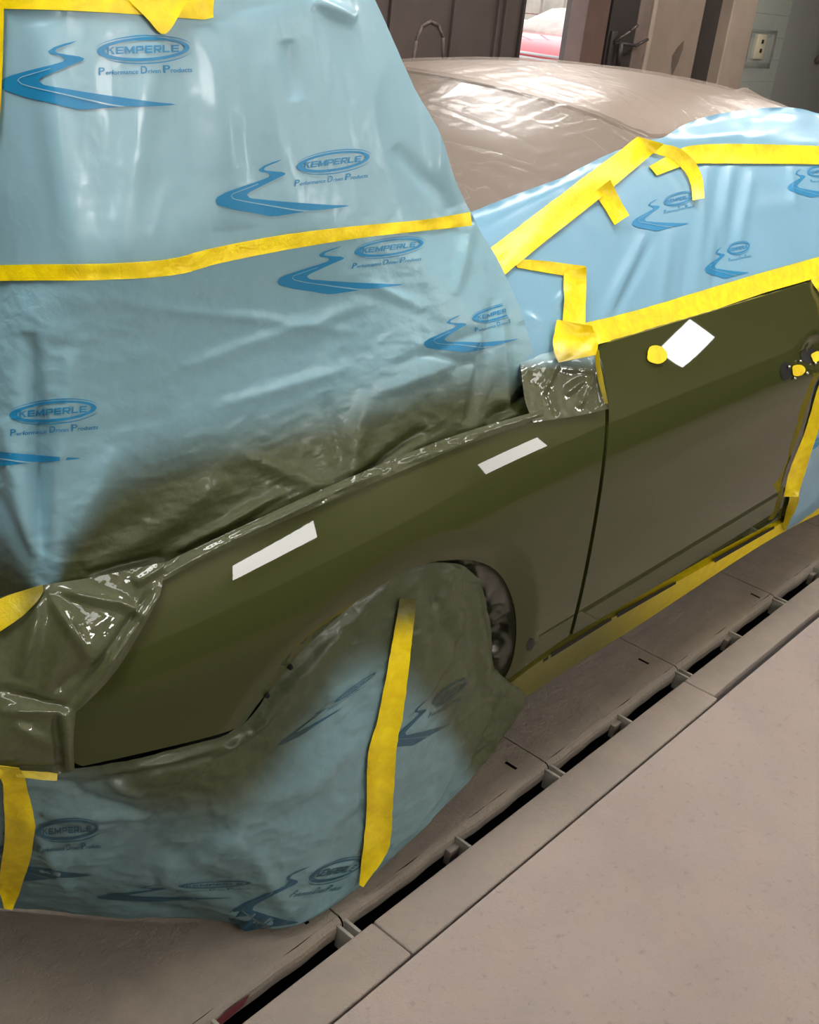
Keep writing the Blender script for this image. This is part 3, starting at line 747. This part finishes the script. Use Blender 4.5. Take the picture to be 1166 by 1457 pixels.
def place_logo(mb, mapper, tgt, spray=None, clip=None, off=0.0012, warp=None):
    global LOGO
    if LOGO is None: LOGO = logo_shapes()
    A = np.linalg.solve(np.hstack([REF, np.ones((3, 1))]), np.array(tgt, float))
    for P, Fs, sl in LOGO:
        Q = np.stack([P[:, 0]*0.24, 30+P[:, 1]*0.24], 1); Q = np.hstack([Q, np.ones((len(Q), 1))]) @ A
        if warp: Q = warp(Q)
        keep = np.ones(len(Q), bool) if clip is None else inside(Q, clip)
        fs = [f for f in orient(Q, Fs) if all(keep[i] for i in f)]
        if not fs: continue
        use = sorted({i for f in fs for i in f}); mp = {i: k for k, i in enumerate(use)}
        V = []
        for i in use:
            p, n = mapper(*Q[i]); V.append(p + n*(off + (0.0008 if sl == 2 else 0)))
        mb.add(V, [tuple(mp[i] for i in f) for f in fs], sl, spray(Q[use]) if spray else None)

def film_from_patch(name, C, nr, nc, rows, mats, label, dispf, sprayf, logos=(), r0=0, r1=None, cat='masking film', group=None, off=0.0):
    G = patch(C, nr, nc); N = gridnorm(G); V = G.reshape(-1, 3); P2 = proj(V); D = dispf(P2, V); V = V + N.reshape(-1, 3)*(D+off)[:, None]
    mb = MB(); mb.add(V, gridfaces(nr, nc, r0, r1), 0, sprayf(P2)); m = bvh_map(mb.bvh())
    for t, clip in logos: place_logo(mb, m, t, sprayf, clip)
    return mb, V.reshape(nr, nc, 3)

# ------------------------------------------------------------------ curtain over the raised hood: an upper and a lower sheet
top = [(-120, -80, 1.38), (0, -80, 1.30), (100, -80, 1.26), (200, -80, 1.24), (290, -80, 1.23), (370, -80, 1.24), (430, -80, 1.26), (494, -80, 1.29)]
mid = [(-120, 388, 1.42), (0, 388, 1.30), (92, 383, 1.21), (200, 376, 1.175), (330, 354, 1.165), (450, 335, 1.165), (565, 322, 1.18), (668, 308, 1.22)]
bot = [(-120, 880, 1.48), (0, 850, 1.28), (65, 834, 1.20), (205, 818, 1.155), (345, 757, 1.115), (490, 690, 1.085), (640, 632, 1.065), (774, 592, 1.055)]
rows = []
for t in (0, .25, .5, .75): rows.append([S(a[0]+(b_[0]-a[0])*t, a[1]+(b_[1]-a[1])*t, a[2]+(b_[2]-a[2])*t) for a, b_ in zip(top, mid)])
for t in (0, .25, .5, .72, .9, 1.0):
    rr = []
    for k, (a, b_) in enumerate(zip(mid, bot)):
        bul = 0.030*math.sin(math.pi*t)*(1 if 2 <= k <= 6 else 0.4)
        u = a[0]+(b_[0]-a[0])*t; v = a[1]+(b_[1]-a[1])*t
        if k == 7: u += 20*math.sin(math.pi*t)
        if k in (1, 2): u += -22*math.sin(math.pi*t)
        rr.append(S(u, v, a[2]+(b_[2]-a[2])*t**1.6 + (0.0 if k < 6 else -.035*math.sin(math.pi*t)) + bul*0.5))
    rows.append(rr)
vb = pch([-120, 0, 40, 62, 74, 95, 130, 170, 220, 300, 400, 500, 560, 600, 680, 730, 800], [730, 775, 800, 850, 835, 770, 720, 680, 655, 630, 603, 578, 562, 545, 532, 528, 540])
def spray_cur(A):
    w_ = 58.0; return smooth01((A[:, 1]-vb(A[:, 0])+w_*1.15)/(2*w_))
FC = [(62, 830, 44, 480, 13, -0.022), (62, 830, 100, 500, 12, 0.010), (60, 832, 10, 600, 14, 0.010), (210, 60, 170, 380, 26, 0.007), (60, 40, 110, 380, 22, 0.008), (300, 40, 330, 320, 30, 0.008), (405, 60, 420, 140, 12, -0.005),
      (360, 20, 420, 330, 30, 0.006), (500, 30, 440, 0, 10, .01), (600, 130, 640, 290, 12, 0.008), (560, 210, 640, 300, 12, -0.006), (545, 330, 760, 560, 26, 0.006), (700, 430, 665, 600, 7, -0.014), (704, 430, 720, 600, 9, 0.010), (690, 470, 560, 520, 8, -.006),
      (530, 560, 640, 520, 10, 0.006), (640, 530, 690, 500, 8, -.006), (590, 500, 690, 520, 6, -.006), (490, 690, 460, 560, 12, -0.008), (490, 690, 520, 560, 14, 0.008), (500, 690, 600, 610, 8, -0.012), (470, 700, 330, 640, 12, .005), (690, 600, 770, 545, 8, -0.012),
      (740, 600, 700, 560, 10, .010), (100, 770, 160, 640, 14, .006), (130, 815, 320, 680, 20, .008), (230, 790, 120, 815, 6, -.008), (250, 780, 400, 700, 7, .006), (180, 430, 500, 470, 9, .004), (260, 520, 520, 430, 10, .005), (300, 580, 500, 520, 9, .004),
      (0, 700, 60, 830, 10, -.008), (520, 400, 600, 440, 7, .005), (620, 60, 640, 120, 8, .005), (665, 320, 640, 420, 9, .007)]
def disp_cur(P2, V):
    lowm = smooth01((P2[:, 1]-(392-0.11*P2[:, 0]))/60.0)
    D = folds(P2, FC) + crinkle(V, 2.2, 0.005, 3.1, (1.8, 1.8, 0.5))
    D += lowm*(crinkle(V, 8, 0.0013, 7.7, (1.2, 1, 1.4)) + crinkle(V, 28, 0.0009, 1.7, (1, 1, 1.5))) + (1-lowm)*crinkle(V, 24, 0.0004, 5.5, (1.5, 1.5, .6))
    return D
seam = lambda u: 388 - 0.0*u
nr, nc = 300, 260
G = patch(rows, nr, nc); N = gridnorm(G); V0 = G.reshape(-1, 3); P2 = proj(V0); VV = V0 + N.reshape(-1, 3)*disp_cur(P2, V0)[:, None]
rs = int(round(4/9*(nr-1)))
sp = spray_cur(P2)
up = MB(); up.add(VV, gridfaces(nr, nc, 0, rs+4), 0, sp); lo = MB(); lo.add(VV - 0.0*VV, gridfaces(nr, nc, rs, nr), 0, sp)
T_cur = [up.bvh(), lo.bvh()]; curm = bvh_map(T_cur)
below = [(-200, 392), (0, 396), (260, 384), (330, 364), (430, 346), (540, 334), (668, 322), (800, 620), (-200, 900)]
for t in ([(2, 120), (250, 149), (203, 70)], [(308, 285), (497, 293), (473, 230)]): place_logo(up, curm, t, spray_cur)
def warp4(Q):                      # the mark runs over a crease in the sheet
    Q = Q.copy(); Q[:, 1] += np.where(Q[:, 0] > 690, (690-Q[:, 0])*0.10, 0); return Q
place_logo(lo, curm, [(396, 400), (573, 405), (553, 352)], spray_cur, below)
place_logo(lo, curm, [(604, 490), (738, 487), (706, 447)], spray_cur, below, warp=warp4)
place_logo(lo, curm, [(-115, 638), (115, 652), (75, 585)], spray_cur, below)
up.build('masking_film', [M['film'], M['print'], M['film']], cat='masking film', label='pale blue printed film sheet over the raised hood, above the long yellow tape line')
lo.build('masking_film', [M['film_soft'], M['print'], M['film_soft']], cat='masking film', label='crumpled blue film sheet below the long tape line, dusted green along the fender edge')
# back of the hood wrapped in the same film
b = MB(); V = []
for i in range(13):
    t = i/12
    for y in np.linspace(1.37, 2.50, 12): V.append((1.715-0.44*t+0.03*math.sin(math.pi*(y-1.37)/1.13), y, 0.93+0.84*t))
b.add(V, [(i*12+j, i*12+j+1, (i+1)*12+j+1, (i+1)*12+j) for i in range(12) for j in range(11)])
b.build('masking_film', [M['film']], cat='masking film', label='blue film wrapped across the far face of the raised hood')

# ------------------------------------------------------------------ film strip along the fender's top edge, headlight film
strip = outline([(222, 806), (345, 748), (490, 682), (640, 622), (774, 582)], [(774, 582), (768, 598)], [(768, 598), (720, 613), (650, 637), (580, 666), (500, 700), (400, 743), (300, 790), (232, 826)], [(232, 826), (222, 806)])
FS = [(236, 818, 560, 668, 2.2, .003), (250, 800, 500, 690, 2.2, .003), (560, 664, 770, 590, 2.2, .003), (330, 770, 460, 706, 2, .003), (240, 812, 470, 700, 4, .006), (300, 795, 430, 730, 3, -.005), (470, 700, 540, 672, 3, .006), (640, 628, 770, 588, 3, .005), (690, 622, 760, 600, 3, -.004), (500, 690, 512, 668, 4, .006)]
mb = MB(); sheet(mb, strip, onf, 0.004, 3.5, 0, 0, lambda A: np.ones(len(A)), lambda A, V: folds(A, FS)+crinkle(V, 30, .0012, 2.2, (1, 1, 2)))
mb.build('masking_film', [M['film_gloss']], cat='masking film', label='glossy green-coated film strip along the top edge of the fender')
hl = outline([(-60, 872), (0, 850), (65, 832)], [(65, 832), (140, 820), (232, 800)], [(232, 800), (228, 838), (214, 868), (188, 915), (150, 968), (106, 1010)], [(106, 1010), (102, 1050), (104, 1090)], [(104, 1090), (60, 1102), (0, 1092), (-60, 1095)], [(-60, 1095), (-60, 872)])
FH = [(62, 834, 130, 940, 10, .010), (62, 834, 30, 960, 10, .008), (62, 834, 180, 860, 9, .008), (225, 842, 110, 1002, 5, .010), (215, 842, 100, 996, 5, -.008), (100, 875, 60, 1000, 12, .006), (0, 980, 105, 1008, 6, -.008), (105, 1008, 0, 1010, 5, .006),
      (90, 1010, 96, 1095, 5, .010), (76, 1015, 84, 1095, 5, -.010), (0, 900, 60, 850, 8, .006), (130, 940, 60, 990, 7, -.005), (190, 830, 230, 805, 5, .008), (160, 850, 210, 880, 6, .006), (0, 1090, 100, 1090, 5, -.008), (20, 1030, 90, 1060, 8, .006)]
mb = MB(); sheet(mb, hl, onf, 0.006, 5, 0, 0, lambda A: 1.0-0.55*smooth01((130-A[:, 0]*1.0-0.9*abs(A[:, 1]-875))/120)*0, lambda A, V: folds(A, FH)+crinkle(V, 6, .003, 9.2)+crinkle(V, 22, .0006, 4.2)+0.012*np.exp(-((A[:, 0]-95)**2+(A[:, 1]-890)**2)/60**2))
T_hl = mb.bvh()
mb.build('masking_film', [M['film_gloss']], cat='masking film', label='glossy green-coated film stretched over the headlight at the left edge')

# ------------------------------------------------------------------ big bag over bumper and front wheel
def Fp(u, v, z=0.02): return F(u, v, z)
topr = [S(-110, 1075, 1.22), S(0, 1083, 1.160), S(104, 1088, 1.125), S(235, 1062, 1.078), S(340, 1026, 1.066), S(428, 912, 1.052), S(552, 816, 1.035), S(640, 800, 1.02), S(682, 826, 1.03)]
botr = [Fp(-110, 1290), Fp(12, 1288), Fp(140, 1300), Fp(290, 1305), Fp(408, 1318), Fp(508, 1262, 0.012), S(612, 1165, 0.985), S(672, 1103, 1.0), S(705, 1058, 1.02)]
right = [None, S(694, 905, 1.02), S(702, 985, 1.02), S(741, 990, 1.055), S(724, 1032, 1.04)]
bulge = [0, 0, .005, .0, -.01, -.02, -.03, -.02, 0]
rows = []
for i, t in enumerate((0, .12, .3, .5, .7, .88, 1.0)):
    rr = []
    for k in range(9):
        p0, p1 = topr[k], botr[k]; a = proj(p0); c = proj(p1); px = a+(c-a)*t
        if k == 8: px = np.array([(682, 826), (692, 880), (699, 960), (740, 988), (730, 1018), (716, 1042), (705, 1058)][i], float)
        tt = t**1.7 if k <= 4 else t
        Y = p0[1]+(p1[1]-p0[1])*tt + bulge[k]*math.sin(math.pi*t)
        rr.append(S(px[0], px[1], Y))
    rows.append(rr)
sb = pch([-110, 0, 40, 100, 160, 230, 300, 350, 400, 440, 480, 520, 560, 600, 640, 690, 760], [1120, 1125, 1125, 1140, 1160, 1190, 1190, 1165, 1110, 1060, 1000, 975, 985, 1030, 1090, 1190, 1300])
def spray_shade_bag(A):
    s = smooth01((sb(A[:, 0])-A[:, 1]+60)/140.0)
    s = np.maximum(s, 0.46); g = np.exp(-(((A[:, 0]-500)/60)**2+((A[:, 1]-1040)/70)**2))*0.2  # raised minimum spray also darkens the bag for the weaker light low down
    return np.clip(s*0.98-g, 0, 1)
FB = [(345, 1035, 560, 815, 10, .010), (365, 1035, 480, 900, 18, .012), (590, 812, 600, 1200, 14, .006), (596, 812, 660, 960, 10, -.010), (640, 805, 610, 900, 9, .010), (670, 830, 690, 985, 8, .012), (655, 850, 680, 990, 10, -.010), (697, 985, 640, 1130, 8, .010),
      (712, 990, 660, 1100, 8, -.008), (520, 1060, 510, 1170, 7, -.010), (500, 1040, 450, 960, 12, .006), (410, 1300, 360, 1210, 12, .010), (410, 1312, 480, 1130, 16, .010), (400, 1310, 230, 1240, 14, .010), (395, 1318, 120, 1265, 9, -.010), (410, 1310, 90, 1110, 14, -.006),
      (20, 1120, 105, 1265, 10, .010), (105, 1265, 260, 1140, 14, -.008), (60, 1150, 225, 1160, 8, .010), (225, 1160, 100, 1210, 8, -.010), (225, 1160, 110, 1120, 7, -.008), (225, 1240, 340, 1190, 14, .012), (240, 1230, 320, 1170, 10, -.008), (110, 1100, 340, 1050, 5, .010), (125, 1112, 330, 1065, 5, -.009),
      (340, 1050, 390, 1000, 6, .010), (290, 1080, 350, 1035, 5, .010), (150, 1105, 200, 1125, 5, .009), (420, 1130, 500, 1060, 9, .005), (400, 1160, 500, 1090, 9, -.005), (610, 1110, 690, 1010, 9, .007), (560, 1200, 640, 1090, 9, .007), (600, 900, 560, 1000, 12, .006), (660, 870, 600, 980, 12, .006),
      (480, 1230, 520, 1180, 8, .007), (450, 1240, 505, 1215, 5, .006), (0, 1100, 110, 1110, 5, -.01), (520, 960, 430, 1010, 10, .006), (300, 1150, 470, 1100, 25, .010)]
nr, nc = 230, 260
G = patch(rows, nr, nc); N = gridnorm(G); V0 = G.reshape(-1, 3); P2 = proj(V0)
edge = np.ones((nr, nc)); edge[-8:, :] *= np.linspace(1, 0.2, 8)[:, None]
D = (folds(P2, FB)*0.8+crinkle(V0, 3.5, 0.005, 1.3)+crinkle(V0, 10, 0.0030, 8.3, (1, 1, 1.6))+crinkle(V0, 27, .0012, 2.9)).reshape(nr, nc)*edge
VV = V0+N.reshape(-1, 3)*(D.reshape(-1)+.002)[:, None]; VV[:, 2] = np.maximum(VV[:, 2], 0.008)
bag = MB(); bag.add(VV, gridfaces(nr, nc), 0, spray_shade_bag(P2)); T_bag = bag.bvh(); bagm = bvh_map(T_bag)
for t in ([(398, 1058), (488, 1006), (505, 978)], [(556, 1056), (640, 1030), (640, 985)], [(140, 1276), (330, 1277), (305, 1258)], [(330, 1296), (425, 1312), (478, 1238)], [(-40, 1225), (130, 1245), (95, 1180)]):
    place_logo(bag, bagm, t, lambda A: np.clip(spray_shade_bag(A)*0.9+0.30, 0, .88))
bag.build('masking_film', [M['film_soft'], M['print'], M['film_soft']], cat='masking film', label='big crumpled blue and green bag over the front wheel and lower bumper')

# dark film tucked into the wheel arch
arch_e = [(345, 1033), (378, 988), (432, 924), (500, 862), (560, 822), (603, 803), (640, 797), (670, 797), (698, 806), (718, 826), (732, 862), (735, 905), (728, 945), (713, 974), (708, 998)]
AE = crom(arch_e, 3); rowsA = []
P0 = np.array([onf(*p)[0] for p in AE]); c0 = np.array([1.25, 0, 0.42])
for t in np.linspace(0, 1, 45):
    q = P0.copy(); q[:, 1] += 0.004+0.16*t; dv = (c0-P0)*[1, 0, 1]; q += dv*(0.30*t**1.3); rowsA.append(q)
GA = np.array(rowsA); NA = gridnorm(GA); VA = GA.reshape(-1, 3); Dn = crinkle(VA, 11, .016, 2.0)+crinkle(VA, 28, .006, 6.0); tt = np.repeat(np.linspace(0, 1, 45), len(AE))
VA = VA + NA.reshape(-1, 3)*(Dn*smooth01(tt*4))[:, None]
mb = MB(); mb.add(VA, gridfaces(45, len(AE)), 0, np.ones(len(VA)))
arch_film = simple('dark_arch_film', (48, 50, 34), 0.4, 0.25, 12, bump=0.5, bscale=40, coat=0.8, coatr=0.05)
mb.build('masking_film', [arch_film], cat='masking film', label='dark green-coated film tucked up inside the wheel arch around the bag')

# ------------------------------------------------------------------ films on glass, roof and door edge
win = outline([(660, 312), (676, 358), (694, 408), (714, 458), (745, 520)], [(745, 520), (845, 491), (870, 484)], [(870, 484), (1000, 443), (1160, 392), (1290, 352)], [(1290, 352), (1290, 175)], [(1290, 175), (1200, 165), (1120, 158), (1050, 162), (990, 175), (938, 200)], [(938, 200), (900, 208), (850, 232), (800, 258), (730, 285), (660, 312)])
FW = [(1000, 240, 985, 420, 7, .006), (1020, 240, 1010, 430, 6, -.005), (1035, 240, 1000, 400, 8, .007), (1050, 240, 1030, 380, 6, -.004), (1065, 250, 1045, 350, 6, .006), (950, 330, 930, 460, 8, .005), (975, 340, 965, 440, 7, -.004), (910, 340, 850, 460, 8, .008), (925, 340, 870, 450, 6, -.006),
      (1120, 240, 1125, 300, 5, .006), (720, 350, 850, 260, 6, .006), (760, 330, 900, 230, 5, -.004), (690, 340, 860, 250, 8, .005), (940, 205, 1160, 170, 9, .010), (960, 200, 1060, 185, 6, -.006), (1060, 200, 1150, 180, 6, .006), (780, 440, 830, 390, 5, .007), (765, 470, 740, 450, 6, .006), (1060, 300, 1150, 290, 14, .004)]
mb = MB(); sheet(mb, win, cabm, 0.010, 6, 0, 0, lambda A: 0.30*smooth01((A[:, 1]-478)/40)*smooth01((830-A[:, 0])/60), relax=14, disp=lambda A, V: folds(A, FW)*1.0+crinkle(V, 6, .0012, 1.1, (1.6, 1, .6))+crinkle(V, 18, .0003, 3.1))
T_win = mb.bvh(); winm = bvh_map([T_win, T_cab])
belowt = [(850, 400), (870, 330), (930, 250), (960, 236), (1300, 236), (1300, 350), (1000, 440), (850, 470)]
for t in ([(900, 318), (980, 318), (966, 283)], [(1004, 384), (1066, 388), (1051, 353)], [(1122, 268), (1188, 276), (1165, 244)]): place_logo(mb, winm, t, None, belowt)
mb.build('masking_film', [M['film_window'], M['print'], M['film_window']], cat='masking film', label='blue printed film stretched over the side window and windscreen pillar')
# clear film over windscreen and roof
mb = MB()
def lift_grid(G, off, seed):
    N = gridnorm(G); V = G.reshape(-1, 3); Nn = N.reshape(-1, 3)
    return V+Nn*(off+crinkle(V, 4, .002, seed, (.7, 1.6, 1))+crinkle(V, 13, .0018, seed+3, (.4, 1.8, 1)))[:, None]
G = patch(ws_rows, 130, 160); mb.add(lift_grid(G, .005, 2.0), gridfaces(130, 160)); 
T_cw = mb.bvh(); mb.build('clear_film', [M['clear']], cat='clear film', label='crinkled clear film over the windscreen, beside the blue curtain')
mb = MB(); G = patch(roof_rows, 150, 160); mb.add(lift_grid(G, .005, 5.0), gridfaces(150, 160)); T_cr = mb.bvh(); mb.build('clear_film', [M['clear']], cat='clear film', label='clear film draped over the car roof, standing up in a small peak at the rear')
# loose peak of the roof film
pk = [S(1030, 133, 2.3), S(1062, 124, 2.3), S(1100, 146, 2.3), S(1066, 140, 2.3)]
mb = MB(); mb.add(pk+[p+np.array([.12, .12, -.03]) for p in pk], [(0, 1, 3), (1, 2, 3), (1, 0, 4, 5), (2, 1, 5, 6)]); mb.build('film_peak', [M['clear']], cat='clear film', label='small puckered tip of clear film sticking up at the roof edge')
# crinkled clear film at the mirror base, over the painted corner
mir = outline([(735, 488), (790, 488), (846, 488)], [(846, 488), (856, 540), (864, 582)], [(864, 582), (820, 592), (755, 602)], [(755, 602), (742, 560), (735, 488)])
FM = [(795, 500, 770, 560, 4, .008), (800, 560, 830, 540, 5, .008), (835, 545, 820, 580, 4, .008), (770, 540, 790, 590, 4, -.006), (850, 510, 862, 570, 4, .008), (840, 500, 850, 570, 3, -.006), (780, 520, 850, 530, 5, .005)]
mb = MB(); sheet(mb, mir, bvh_map([T_side, T_cab]), 0.005, 4, 0, 0, lambda A: smooth01((A[:, 1]-500)/30), relax=20, disp=lambda A, V: folds(A, FM)*.6+crinkle(V, 10, .001, 1.2)+crinkle(V, 50, .0003, 4))
T_mir = mb.bvh()
mb.build('masking_film', [M['film_gloss']], cat='masking film', label='shiny crinkled film patch at the mirror base, coated green below the yellow tape')
# rear door film and skirt
rd = outline([(1200, 470), (1188, 520), (1166, 552), (1148, 628), (1126, 700), (1112, 745)], [(1112, 745), (1115, 752), (1170, 715), (1290, 643)], [(1290, 643), (1300, 440)], [(1300, 440), (1200, 470)])
mb = MB(); sheet(mb, rd, onf, 0.010, 7, 0, 0, None, lambda A, V: folds(A, [(1166, 600, 1130, 700, 6, .008), (1112, 745, 1170, 690, 6, .01), (1150, 640, 1166, 720, 6, -.006)])+crinkle(V, 12, .003, 3))
T_rd = mb.bvh(); place_logo(mb, bvh_map(T_rd), [(1142, 640), (1200, 600), (1210, 560)])
mb.build('masking_film', [M['film_window'], M['print'], M['film_window']], cat='masking film', label='blue film over the rear side of the car at the right edge')

# ------------------------------------------------------------------ tapes
T_all = T_cur + [T_hl, T_bag, T_win, T_mir, T_rd, T_side, T_cab]
order = [0]
def tape(name, left, right, trees, label, spray=None, g=7, off=0.0025, amp=0.0008, parent=None):
    L = crom(left, 6); Rr = crom(right, 6)
    poly = L + Rr[::-1]
    # gentle irregular edges
    order[0] += 1
    mb = MB(); sheet(mb, poly, bvh_map(trees), off + 0.0006*(order[0] % 4), g, 0.0009, 0, spray, lambda A, V: crinkle(V, 35, amp, order[0]*1.7), relax=12)
    return mb.build(name, [M['tape']], cat='masking tape', label=label, parent=parent)
CT = T_cur
tape('masking_tape', [(-40, -12), (100, -14), (230, -16), (303, -14)], [(-40, 12), (60, 14), (180, 20), (290, 28), (301, 20)], CT, 'wide yellow tape band along the top left of the film')
tape('masking_tape', [(180, 2), (205, -5), (262, -12)], [(205, 26), (232, 49), (262, 2)], CT, 'pointed yellow tape scrap hanging below the top band', off=.005)
tape('masking_tape', [(-16, 5), (-14, 100), (-16, 200)], [(8, 5), (7, 60), (3, 160), (-2, 200)], CT, 'upright yellow tape running down the left edge of the photo')
tape('masking_tape', [(-60, 378), (60, 376), (160, 374), (240, 368), (300, 353), (400, 334), (500, 322), (600, 313), (668, 302)], [(-60, 400), (60, 399), (160, 397), (250, 390), (310, 374), (400, 356), (500, 340), (600, 329), (670, 322)], CT, 'long yellow tape line crossing the blue curtain from left edge to right corner')
WT = [T_win, T_cab, T_mir, T_ws, T_roof, T_cw, T_cr]
tape('masking_tape', [(692, 362), (760, 310), (830, 255), (905, 197)], [(710, 398), (770, 348), (850, 285), (942, 207)], WT, 'widest yellow tape, slanting down the windscreen pillar', off=.006)
tape('masking_tape', [(842, 276), (858, 298), (872, 322)], [(866, 258), (878, 282), (893, 308)], WT, 'short yellow tape stub branching down from the pillar tape', off=.004)
tape('masking_tape', [(922, 238), (960, 217), (985, 208), (1050, 206), (1166, 209), (1280, 214)], [(933, 251), (975, 236), (1000, 234), (1060, 234), (1166, 235), (1280, 240)], WT, 'long yellow tape running level under the roof edge to the right')
tape('masking_tape', [(932, 206), (962, 212), (986, 232), (998, 260), (1000, 284)], [(922, 218), (952, 228), (972, 246), (981, 266), (983, 287)], WT, 'curved yellow tape hooking down from the top of the pillar', off=.006)
tape('masking_tape', [(728, 370), (770, 372), (832, 380)], [(735, 382), (770, 388), (830, 398)], WT, 'narrow yellow tape crossing the small quarter window')
tape('masking_tape', [(800, 388), (800, 430), (797, 470)], [(832, 382), (831, 430), (830, 474)], WT, 'upright yellow tape behind the small quarter window', off=.004)
tape('masking_tape', [(826, 462), (900, 444), (1000, 414), (1080, 390), (1166, 366), (1250, 342)], [(840, 494), (900, 478), (1000, 447), (1080, 420), (1162, 396), (1250, 370)], WT+[T_side], 'long yellow tape along the top edge of the green door', off=.005)
tape('masking_tape', [(787, 458), (782, 490), (790, 520)], [(838, 466), (846, 492), (842, 508)], WT+[T_side], 'bunched yellow tape patch at the mirror base', spray=lambda A: 0.75*smooth01((A[:, 1]-490)/30), off=.009, amp=.003)
tape('masking_tape', [(842, 500), (850, 540), (858, 575)], [(849, 500), (857, 538), (863, 575)], WT+[T_side], 'thin yellow tape strand down the front edge of the door', spray=lambda A: 0.2+0.6*smooth01((A[:, 1]-500)/80), off=.010)
tape('masking_tape', [(1150, 396), (1158, 408), (1168, 424), (1176, 450)], [(1163, 392), (1172, 402), (1182, 420), (1190, 450)], [T_side, T_cab], 'yellow tape corner at the top rear of the green door')
tape('masking_tape', [(1172, 530), (1162, 548), (1143, 612), (1121, 668), (1113, 705)], [(1192, 530), (1176, 570), (1158, 622), (1140, 680), (1133, 705)], [T_rd, T_side], 'yellow tape running down the rear edge of the green door', off=.005)
tape('masking_tape', [(1120, 700), (1116, 720), (1110, 745)], [(1134, 700), (1128, 722), (1113, 752)], [T_rd, T_side], 'twisted dull yellow tape end at the bottom rear corner of the door', spray=lambda A: np.full(len(A), .35), off=.009, amp=.003)
tape('masking_tape', [(566, 850), (549, 950), (535, 1020), (522, 1070), (521, 1140), (514, 1200), (508, 1256)], [(590, 850), (579, 950), (571, 1010), (561, 1065), (556, 1140), (550, 1205), (514, 1259)], T_bag and [T_bag], 'yellow tape running down the middle of the bag over the front wheel', spray=lambda A: 0.92*smooth01((915-A[:, 1])/50)+.06, off=.005, amp=.0015)
tape('masking_tape', [(-30, 1080), (2, 1110), (8, 1180), (0, 1250), (8, 1285)], [(25, 1085), (38, 1120), (50, 1185), (40, 1230), (20, 1288)], [T_bag, T_hl], 'creased yellow tape on the bag at the bottom left edge', spray=lambda A: 0.1+0.5*smooth01((1110-A[:, 1])/30), off=.006, amp=.0025)
tape('masking_tape', [(20, 1092), (50, 1096), (80, 1097)], [(20, 1102), (50, 1106), (80, 1106)], [T_bag, T_hl], 'short green-dusted tape lying across the top of the bumper bag', spray=lambda A: np.full(len(A), .55), off=.006)
tape('masking_tape', [(-30, 868), (10, 848), (62, 834)], [(-30, 915), (10, 893), (50, 862), (64, 842)], [T_hl], 'yellow tape under the headlight film, tapering to a point, dusted green', spray=lambda A: np.clip(0.38+0.5*smooth01((A[:, 0]-0)/60), 0, .85), off=.004)
# mirror-screw and handle openings plugged with tape
def disc_px(u, v, r, ry, name, mat, off=.003, lab=None, seed=0):
    pts = [(u+(r+1.2*math.sin(3*a+seed))*math.cos(a), v+(ry+1.2*math.sin(2*a+seed))*math.sin(a)) for a in np.linspace(0, 2*math.pi, 22, endpoint=False)]
    mb = MB(); sheet(mb, pts, onf, off, 4, .0009, 0, None, lambda A, V: crinkle(V, 60, .0012, seed)); return mb.build(name, [mat], cat='masking tape' if lab else None, label=lab)
disc_px(933, 505, 14, 14, 'masking_tape', M['tape'], .003, 'small round yellow tape patch near the top of the door', 1.0)
disc_px(1134, 527, 9, 9, 'masking_tape', M['tape'], .004, 'small crumpled yellow tape plug in the door handle hole', 2.0)
disc_px(1160, 508, 7, 8, 'masking_tape', M['tape'], .004, 'tape plug at the rear of the handle recess, touching the photo edge', 3.0)

hm = empty('door_handle_mount', tuple(onf(1145, 518)[0]), 'bare metal handle bracket left in the hollow near the rear of the green door', 'handle')
for u, v, r_ in ((1120, 522, 3.5), (1128, 538, 3.5), (1146, 531, 4.5), (1136, 514, 3), (1158, 518, 4)):
    p, n = onf(u, v); b = MB(); cyl(b, p+n*0.001, p+n*0.010, 0.0042*r_/4, 0.003*r_/4, 12); b.build('stud', M['chrome'], hm)
for u, v, rx_, ry_ in ((1118, 528, 8, 13), (1152, 506, 13, 11)):
    pts = [(u+rx_*math.cos(a), v+ry_*math.sin(a)) for a in np.linspace(0, 2*math.pi, 20, endpoint=False)]
    b = MB(); sheet(b, pts, onf, 0.0012, 5); b.build('socket', M['black'], hm)
b = MB(); p, n = onf(755, 917); sheet(b, [(755+5*math.cos(a)+3*math.sin(a), 917-9*math.sin(a)) for a in np.linspace(0, 2*math.pi, 16, endpoint=False)], onf, 0.001, 4); b.build('drain_hole', M['dark_plastic'], car)
# clips on the arch edge
for u, v in ((379, 988), (412, 948)):
    p, n = onf(u, v); b = MB(); cyl(b, p-n*.006, p+n*.006, .006, .004, 12); b.build('arch_clip', M['black'], car)
# open seam between door and sill
for u0, u1 in ((716, 778), (782, 868), (876, 960), (1015, 1100)):
    f0 = lambda u: 979+(u-713)*(911-979)/(812-713) if u < 812 else 911+(u-812)*(743-911)/300.0
    pts = [(u0, f0(u0)-4), (u1, f0(u1)-3), (u1, f0(u1)+1), (u0, f0(u0)+2)]
    b = MB(); sheet(b, pts, onf, 0.0055, 6); b.build('sill_slot', M['black'], car)
